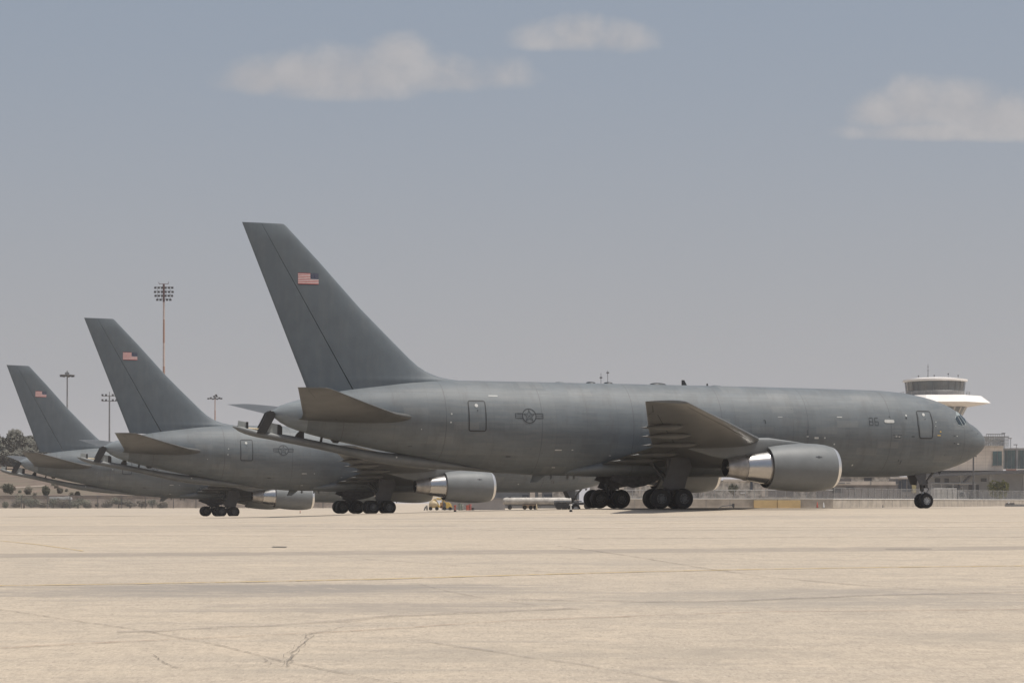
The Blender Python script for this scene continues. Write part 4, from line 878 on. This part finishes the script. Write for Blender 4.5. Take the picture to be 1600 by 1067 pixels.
# ================================================================ PLANTS
def leafmat(name, c1, c2):
    m = bpy.data.materials.new(name); m.use_nodes = True; t = NT(m.node_tree); o = t.n('ShaderNodeOutputMaterial'); p = t.n('ShaderNodeBsdfPrincipled'); t.l(p.outputs[0], o.inputs[0])
    n = t.noise(t.n('ShaderNodeTexCoord').outputs['Object'], 1.1, 4, .7); t.l(t.mix(t.rng(n, .35, .65), c1, c2), p.inputs['Base Color']); p.inputs['Roughness'].default_value = .8; return m
LG = leafmat('dusty green leaves', (.085,.09,.06), (.15,.15,.105)); LD = leafmat('dry olive leaves', (.11,.095,.07), (.18,.155,.115)); LF = leafmat('fresh green leaves', (.10,.12,.035), (.20,.20,.07)); LE = leafmat('grey eucalypt leaves', (.075,.075,.06), (.13,.125,.10))
def plant(name, label, cat, x, y, z, h, r, m, leaf=.3, n=500, crown=.62, seed=0, grp=None, squash=.8, trunk=True):
    rd = random.Random(seed); t = thing(name, label, cat, (x, y, z), (0,0,rd.uniform(0,6)), grp)
    cz = h-r*squash; b = MB(); lobes = []
    for k in range(9 if r > 1.5 else 6):
        a = rd.uniform(0, 6.28); q = rd.uniform(.25,.7)*r*(1 if trunk else .55); lobes.append((q*math.cos(a), q*math.sin(a), cz+rd.uniform(-.45,.5)*r*squash, r*(rd.uniform(.32,.55) if trunk else rd.uniform(.5,.72))))
    if trunk:
        b.tube((0,0,-.3),(.05*r,0,cz*.6),.09*r+.03,.06*r+.02,n=8)
        for lx, ly, lz, lr in lobes[:6]: b.tube((.05*r,0,cz*.55),(lx,ly,lz),.045*r+.01,.01,n=5)
        b.build('trunk', M['bark'], t)
    b = MB()
    for i in range(n):
        lx, ly, lz, lr = rd.choice(lobes); d = Vector((rd.gauss(0,1), rd.gauss(0,1), rd.gauss(0,1))).normalized()*lr*rd.uniform(.55,1.08)
        c = Vector((lx,ly,lz))+d; u = Vector((rd.gauss(0,1), rd.gauss(0,1), rd.gauss(0,.7))).normalized(); w_ = u.orthogonal().normalized(); s_ = leaf*rd.uniform(.5,1.2)
        b.add([c-u*s_, c+w_*s_*.5, c+u*s_, c-w_*s_*.5], [(0,1,2,3)])
    b.build('crown' if trunk else 'foliage', m, t, 0)
    return t
Pp = at(1561, 785, 336); plant('small_tree', 'bushy green tree before the grey wall at the far right', 'tree', Pp.x, Pp.y, -.1, 4.2, 2.2, LF, .3, 1300, seed=5, squash=.8)
Pp = at(1148, 785, 345); plant('small_tree', 'small dark tree against the long grey masonry building', 'tree', Pp.x, Pp.y, -.4, 4.1, 1.2, LG, .25, 500, seed=6)
Pp = at(1060, 785, 340); plant('shrub', 'grey green shrub behind the fence above the near wheels', 'shrub', Pp.x, Pp.y, -.4, 2.6, 1.0, LG, .25, 350, seed=8)

# hillside at the left
hx = np.linspace(-190, -46, 60); hy = np.linspace(314, 560, 50); HX, HY = np.meshgrid(hx, hy)
def hz(X_, Y_):
    k = X_/Y_*F_PX+800                         # fall away towards the right, by bearing of the slope
    fall = np.clip((330-k)/260, 0, 1); fall = fall*fall*(3-2*fall)
    ramp = np.interp(Y_, [314,322,345,400,460,560], [-.7,.3,2.2,5.6,10.0,12.5])
    return -.62+(ramp+.62)*fall+.35*np.sin(X_*.21+Y_*.05)*np.clip((Y_-322)/40,0,1)*fall
HZ = hz(HX, HY); SCRUB = []
def hex_(t, tcn, c):
    a = t.noise(t.mapv(tcn, (.6,.6,3)), .22, 6, .65, .8); c = t.mix(t.rng(a, .42, .62, 0, .7), c, (.12,.105,.07)); d = t.noise(tcn, 1.2, 5, .7)
    return t.mix(t.rng(d, .58, .72, 0, .6), c, (.27,.22,.18))
hm = mat('dry brown earth', (.125,.088,.066), .95, 0, .25, .15, extra=hex_)
o = MB().add(list(zip(HX.ravel(), HY.ravel(), HZ.ravel())), [(j*60+i, j*60+i+1, (j+1)*60+i+1, (j+1)*60+i) for j in range(49) for i in range(59)]).build('hillside', hm, None, 80); struct(o)
for k, px in enumerate((-14, 2, 22, 31, 55, 60, 83, 88, 104, 112, 128, 137, 12, 76)):
    Yb = 326+(k*37 % 46); x = (px-800)/F_PX*Yb; z = float(hz(np.array(x), np.array(Yb)))
    SCRUB.append((x, Yb, z, .35+.25*((k*7) % 5)/4, k))
# pale track on the slope
def onhill(px, Y): x = (px-800)/F_PX*Y; return x, Y, float(hz(np.array(x), np.array(Y)))
v = []
for i, px in enumerate(np.linspace(-40, 70, 40)):
    for Y in (362+.3*math.sin(i), 366): x, y, z = onhill(px, Y); v.append((x, y, z+.06))
struct(MB().add(v, [(2*i,2*i+1,2*i+3,2*i+2) for i in range(39)]).build('dirt_track', mat('pale dirt', (.26,.21,.17), .95), None, 0))
fence('chain_link_fence', 'long dusty mesh fence on dark posts at the left, before the brown slope', (-92, 308), (-26, 308), -.65, 1.45, 3.9, pm=M['dsteel'], r=.06)
b = MB(); b.box(0, 66, 0, .3, .95, 1.5); b.box(0,66,.02,.28,-.8,.95,1); o = b.build('retaining_wall', [mat('brown wall coping', (.22,.17,.13), .9, 0, .2, .6), mat('dusty wall', (.40,.34,.29), .95, 0, .35, .35)], None, 0); o.location = (-92, 315, 0); tag(o, 'low dusty brown retaining wall at the foot of the slope, far left', 'wall')
BU = [(13,764,9.5,'round olive bush on the slope, leftmost'),(43,765,8.5,'second olive bush on the slope, brownish'),(69.5,766.5,8,'third round olive bush on the slope, standing apart'),(94,765,5,'small thin bush on the slope right of the three round ones'),(122,773,6,'bush at the top of the wall beneath the farthest jet')]
for i, (px, py, rp, lb) in enumerate(BU):
    Yb = 336 if i != 4 else 320; s = Yb/F_PX; x, y, z = onhill(px, Yb); zc = at(px, py, Yb).z; r = rp*s*1.05; z = min(z, zc-r)
    plant('bush', lb, 'bush', x, y, z, zc-z+r*.85, r, LG if i % 2 == 0 else LD, .13, 1500, seed=20+i, grp='bushes on the brown slope', squash=.95, trunk=False)
for x, y, z, r, k in SCRUB: plant('scrub', 'small dry scrub tuft on the brown slope', 'scrub', x, y, z-.1, r*1.5, r, LD if k % 3 else LG, .1, 260, seed=200+k, grp='scrub tufts on the brown slope', trunk=False)
SH = [(8,789,5,0),(26,788,5,1),(37,780,10,0),(52,787,6,0),(66,789,5,1),(83,785,8,0),(97,786,7,1),(112,789,5,0),(121,785,9,0),(136,789,5,1),(152,789,4,1),(168,788,6,1),(185,783,8,0),(203,787,7,1),(221,787,7,1),(238,785,7,0),(254,789,5,1)]
nm = ['first','second','third','fourth','fifth','sixth','seventh','eighth','ninth','tenth','eleventh','twelfth','thirteenth','fourteenth','fifteenth','sixteenth','seventeenth']
for i, (px, py, rp, k) in enumerate(SH):
    Yb = 311.5; s = Yb/F_PX; P = at(px, py, Yb); r = rp*s*1.15
    pl_ = plant('shrub', 'dusty %s along the left fence, %s from the left edge' % ('tall shrub' if rp > 7.5 else 'shrub', nm[i]), 'shrub', P.x, P.y, -.62, P.z+.62+r*.8, r, LD if k else LG, .12, 700, seed=50+i, grp='shrubs along the left fence', trunk=rp > 6.5); pl_.rotation_euler = (0,0,0); pl_.scale = ((1.0,1.7,1.25,2.0,1.4)[i % 5],1,1)
b = MB(); rd = random.Random(3)
for (px, w_) in ((82,1.6),(87,1.2),(93,2.2),(101,2),(108,1.6)):
    P = at(px, 777, 312.5); 
    for k in range(5): x = P.x+rd.uniform(-.4,.4)*w_*.6; z = -.4+rd.uniform(0,.3); s = rd.uniform(.12,.3); b.box(x-s,x+s,P.y-s,P.y+s,z+1.2,z+1.2+s)
b.box(at(80,0,312.5).x, at(112,0,312.5).x, 312.2, 312.9, -.7, .84, 1)
o = b.build('debris_heap', [M['white'], mat('grey bank', (.24,.22,.2), .95)], None, 0); tag(o, 'white scraps heaped on a low grey bank behind the left fence', 'debris')
b = MB(); b.box(0, 31, 0, 1.2, -.9, -.0); rg = []
for x in np.linspace(0, 31, 80): hh = .05+.3*abs(math.sin(x*1.7))*random.uniform(.5,1); rg.append([(x,-.2,-.9),(x,-.1,hh*.8),(x,.6,hh+.1),(x,1.3,hh*.8),(x,1.4,-.9)])
b = MB().loft(rg); o = b.build('clipped_hedge', LD, None, 0); P = at(262, 785, 330); o.location = (P.x, 330, .15); tag(o, 'low olive hedge strip below the far yellowish wall', 'hedge')
TR = [(-12,694,20,'grey brown tree cut by the left edge'),(12,698,17,'lower grey brown tree beside the left edge one'),(34,690,18,'tall grey brown tree in the middle of the left group'),(55,690,17,'tall grey brown tree next to the farthest fin'),(72,706,13,'small grey brown tree half hidden by the farthest fin')]
for i, (px, py, rp, lb) in enumerate(TR):
    Yt = 440+6*i; s = Yt/F_PX; P = at(px, py, Yt); r = rp*s*1.35; z = float(hz(np.array(P.x), np.array(P.y)))
    plant('tree', lb, 'tree', P.x, P.y, z-1.5, P.z-z+1.5+r*.8, r, LE, .34, 6500, seed=80+i, grp='trees beyond the slope', squash=.9)
for i, px in enumerate((-20, 6, 28, 48, 66)):
    Yt = 432; P = at(px, 712, Yt); plant('tree', 'dark understorey tree below the left tree group, %s from the left' % nm[i], 'tree', P.x, P.y, P.z-3.0, 4.8, 2.6, LE, .3, 2200, seed=95+i, grp='understorey trees beyond the slope')

MG = mat('light grey mast paint', (.22,.22,.22), .6, .2, .1, 1)
# ================================================================ LIGHT MASTS
def mast(name, label, px, ptop, Y, kind, pm):
    P = at(px, 785, Y); s = Y/F_PX; zt = at(0, ptop, Y).z; t = thing(name, label, 'light mast', (P.x, P.y, -.8)); zt += .8
    if kind == 'big':
        MB().tube((0,0,0),(0,0,zt-.6),.30,.16,n=10).build('pole', pm, t)
        hd = thing_part('lamp_head', t)
        b = MB(); b.tube((0,-.1,zt-3.4),(0,-.1,zt),.2,n=8)
        rows = [(zt-.7,6.5),(zt-1.5,6.7),(zt-2.25,6.3),(zt-3.0,5.0)]
        for z, w_ in rows: b.tube((-w_*.25,0,z+.15),(w_*.25,0,z+.15),.04,n=5)
        b.tube((-.9,0,zt+.05),(.9,0,zt+.05),.05,n=5); b.tube((-.9,0,zt+.05),(-1.0,0,zt+.4),.05,n=5); b.tube((.8,0,zt),(.9,0,zt+.45),.05,n=5)
        for q in (-1.2,-.4,.4,1.2): b.tube((q,0,zt-2.9),(q,0,zt-.5),.03,n=4)
        b.build('head_frame', mat('red brown frame', (.10,.05,.05), .6), hd)
        for ri, (z, w_) in enumerate(rows):
            n = 6 if ri < 3 else 5
            for k in range(n):
                x = -w_*.25+w_*.5*k/(n-1); b = MB(); b.box(x-.20,x+.20,-.2,.16,z-.18,z+.16); b.prism([(x-.22,-.2,z-.2),(x+.22,-.2,z-.2),(x+.14,.0,z+.22),(x-.14,.0,z+.22)],(0,.2,0)); b.build('floodlight', M['gear'], hd, 0)
    else:
        MB().tube((0,0,0),(0,0,zt-.5),.28,.16,n=8).build('pole', pm, t)
        b = MB(); hd = None
        if kind == 'ring':
            b.rev([(zt-.35,.6),(zt-.25,1.9),(zt-.1,1.9),(zt-.05,.6)], axis=2, n=20); b.tube((0,0,zt-.4),(0,0,zt+.9),.18,n=8); b.box(-.5,.5,-.3,.3,zt,zt+.5)
            hd = b.build('lamp_ring', MG, t)
            for k in range(8): a = 2*math.pi*k/8; b = MB(); b.box(1.5*math.cos(a)-.3,1.5*math.cos(a)+.3,1.5*math.sin(a)-.25,1.5*math.sin(a)+.25,zt-.6,zt-.3); b.build('floodlight', M['gear'], hd, 0)
        elif kind == 'arms':
            for z in (zt-.7, zt-1.9): b.tube((-1.7,0,z),(1.7,0,z),.09,n=6); b.tube((0,-1,z),(0,1,z),.09,n=6)
            b.tube((0,0,zt-.5),(0,0,zt+.3),.1,n=6); hd = b.build('cross_arms', MG, t)
            for z in (zt-.7, zt-1.9):
                for x in (-1.65,-.8,.8,1.65): b = MB(); b.box(x-.22,x+.22,-.2,.2,z,z+.45); b.build('floodlight', M['dsteel'], hd, 0)
        elif kind == 'cluster':
            b.tube((-1.9,0,zt-.9),(1.9,0,zt-.9),.1,n=6); b.tube((0,0,zt-1.2),(0,0,zt+.1),.14,n=6); hd = b.build('cross_arms', MG, t)
            for x, z in ((-1.9,-.9),(-1.2,-.7),(-.6,-1.0),(0,-.8),(.6,-1.0),(1.2,-.7),(1.8,-.9),(-.3,-.3),(.3,.1),(.5,-.3)): b = MB(); b.box(x-.26,x+.26,-.2,.2,zt+z-.15,zt+z+.25); b.build('floodlight', M['gear'], hd, 0)
    return t
def banded(t, tcn, c):
    s = t.n('ShaderNodeSeparateXYZ'); t.l(tcn, s.inputs[0]); return t.mix(line_mask(t, s.outputs[2], 9, 4.5, 2), c, (.36, .22, .17))
RW = mat('red and white banded pole', (.50,.40,.36), .6, 0, .05, 1, extra=banded)
mast('floodlight_mast', 'tallest floodlight mast, four rows of lamps on a thin reddish pole, behind the middle fin', 256, 444, 380, 'big', RW)
mast('floodlight_mast', 'grey light mast with a flat lamp ring, between the two far fins', 105, 585, 500, 'ring', MG)
mast('floodlight_mast', 'grey light mast with two cross arms, close left of the middle fin', 171, 614, 470, 'arms', MG)
mast('floodlight_mast', 'small light mast with a lamp cluster on a reddish pole, right of the middle fin', 336, 618, 560, 'cluster', RW)
for px, pt, lb in ((939,583,'left, knotted one of two thin aerials rising beyond the nearest fuselage'),(949.5,579,'right, smooth one of two thin aerials rising beyond the nearest fuselage')):
    P = at(px, 785, 420); zt = at(0, pt, 420).z; t = thing('radio_aerial', lb, 'aerial', (P.x, 420, -.5))
    MB().tube((0,0,0),(0,0,zt+.5),.09,.05,n=6).build('pole', M['dsteel'], t)
    for q in ((.6,2.0,3.2,4.4) if px < 945 else (.1,)): MB().box(-.28,.28,-.1,.1,zt-q,zt-q+.3).build('aerial_element', M['dsteel'], t, 0)

# ================================================================ HAZE
HZD = .00019
b = MB(); b.box(-2600, 2600, -400, 3300, -4, 62); hb = b.build('haze', [], None, 0); hb['kind'] = 'stuff'
m = bpy.data.materials.new('thin summer haze'); m.use_nodes = True; t = NT(m.node_tree); o = t.n('ShaderNodeOutputMaterial'); pv = t.n('ShaderNodeVolumePrincipled')
pv.inputs['Color'].default_value = (.86, .86, .90, 1); pv.inputs['Density'].default_value = HZD; pv.inputs['Anisotropy'].default_value = .2
t.l(pv.outputs[0], o.inputs['Volume']); hb.data.materials.append(m)
for q in list(bpy.data.materials):
    if q.name == 'thin summer haze': q.cycles.homogeneous_volume = True if hasattr(q.cycles, 'homogeneous_volume') else None
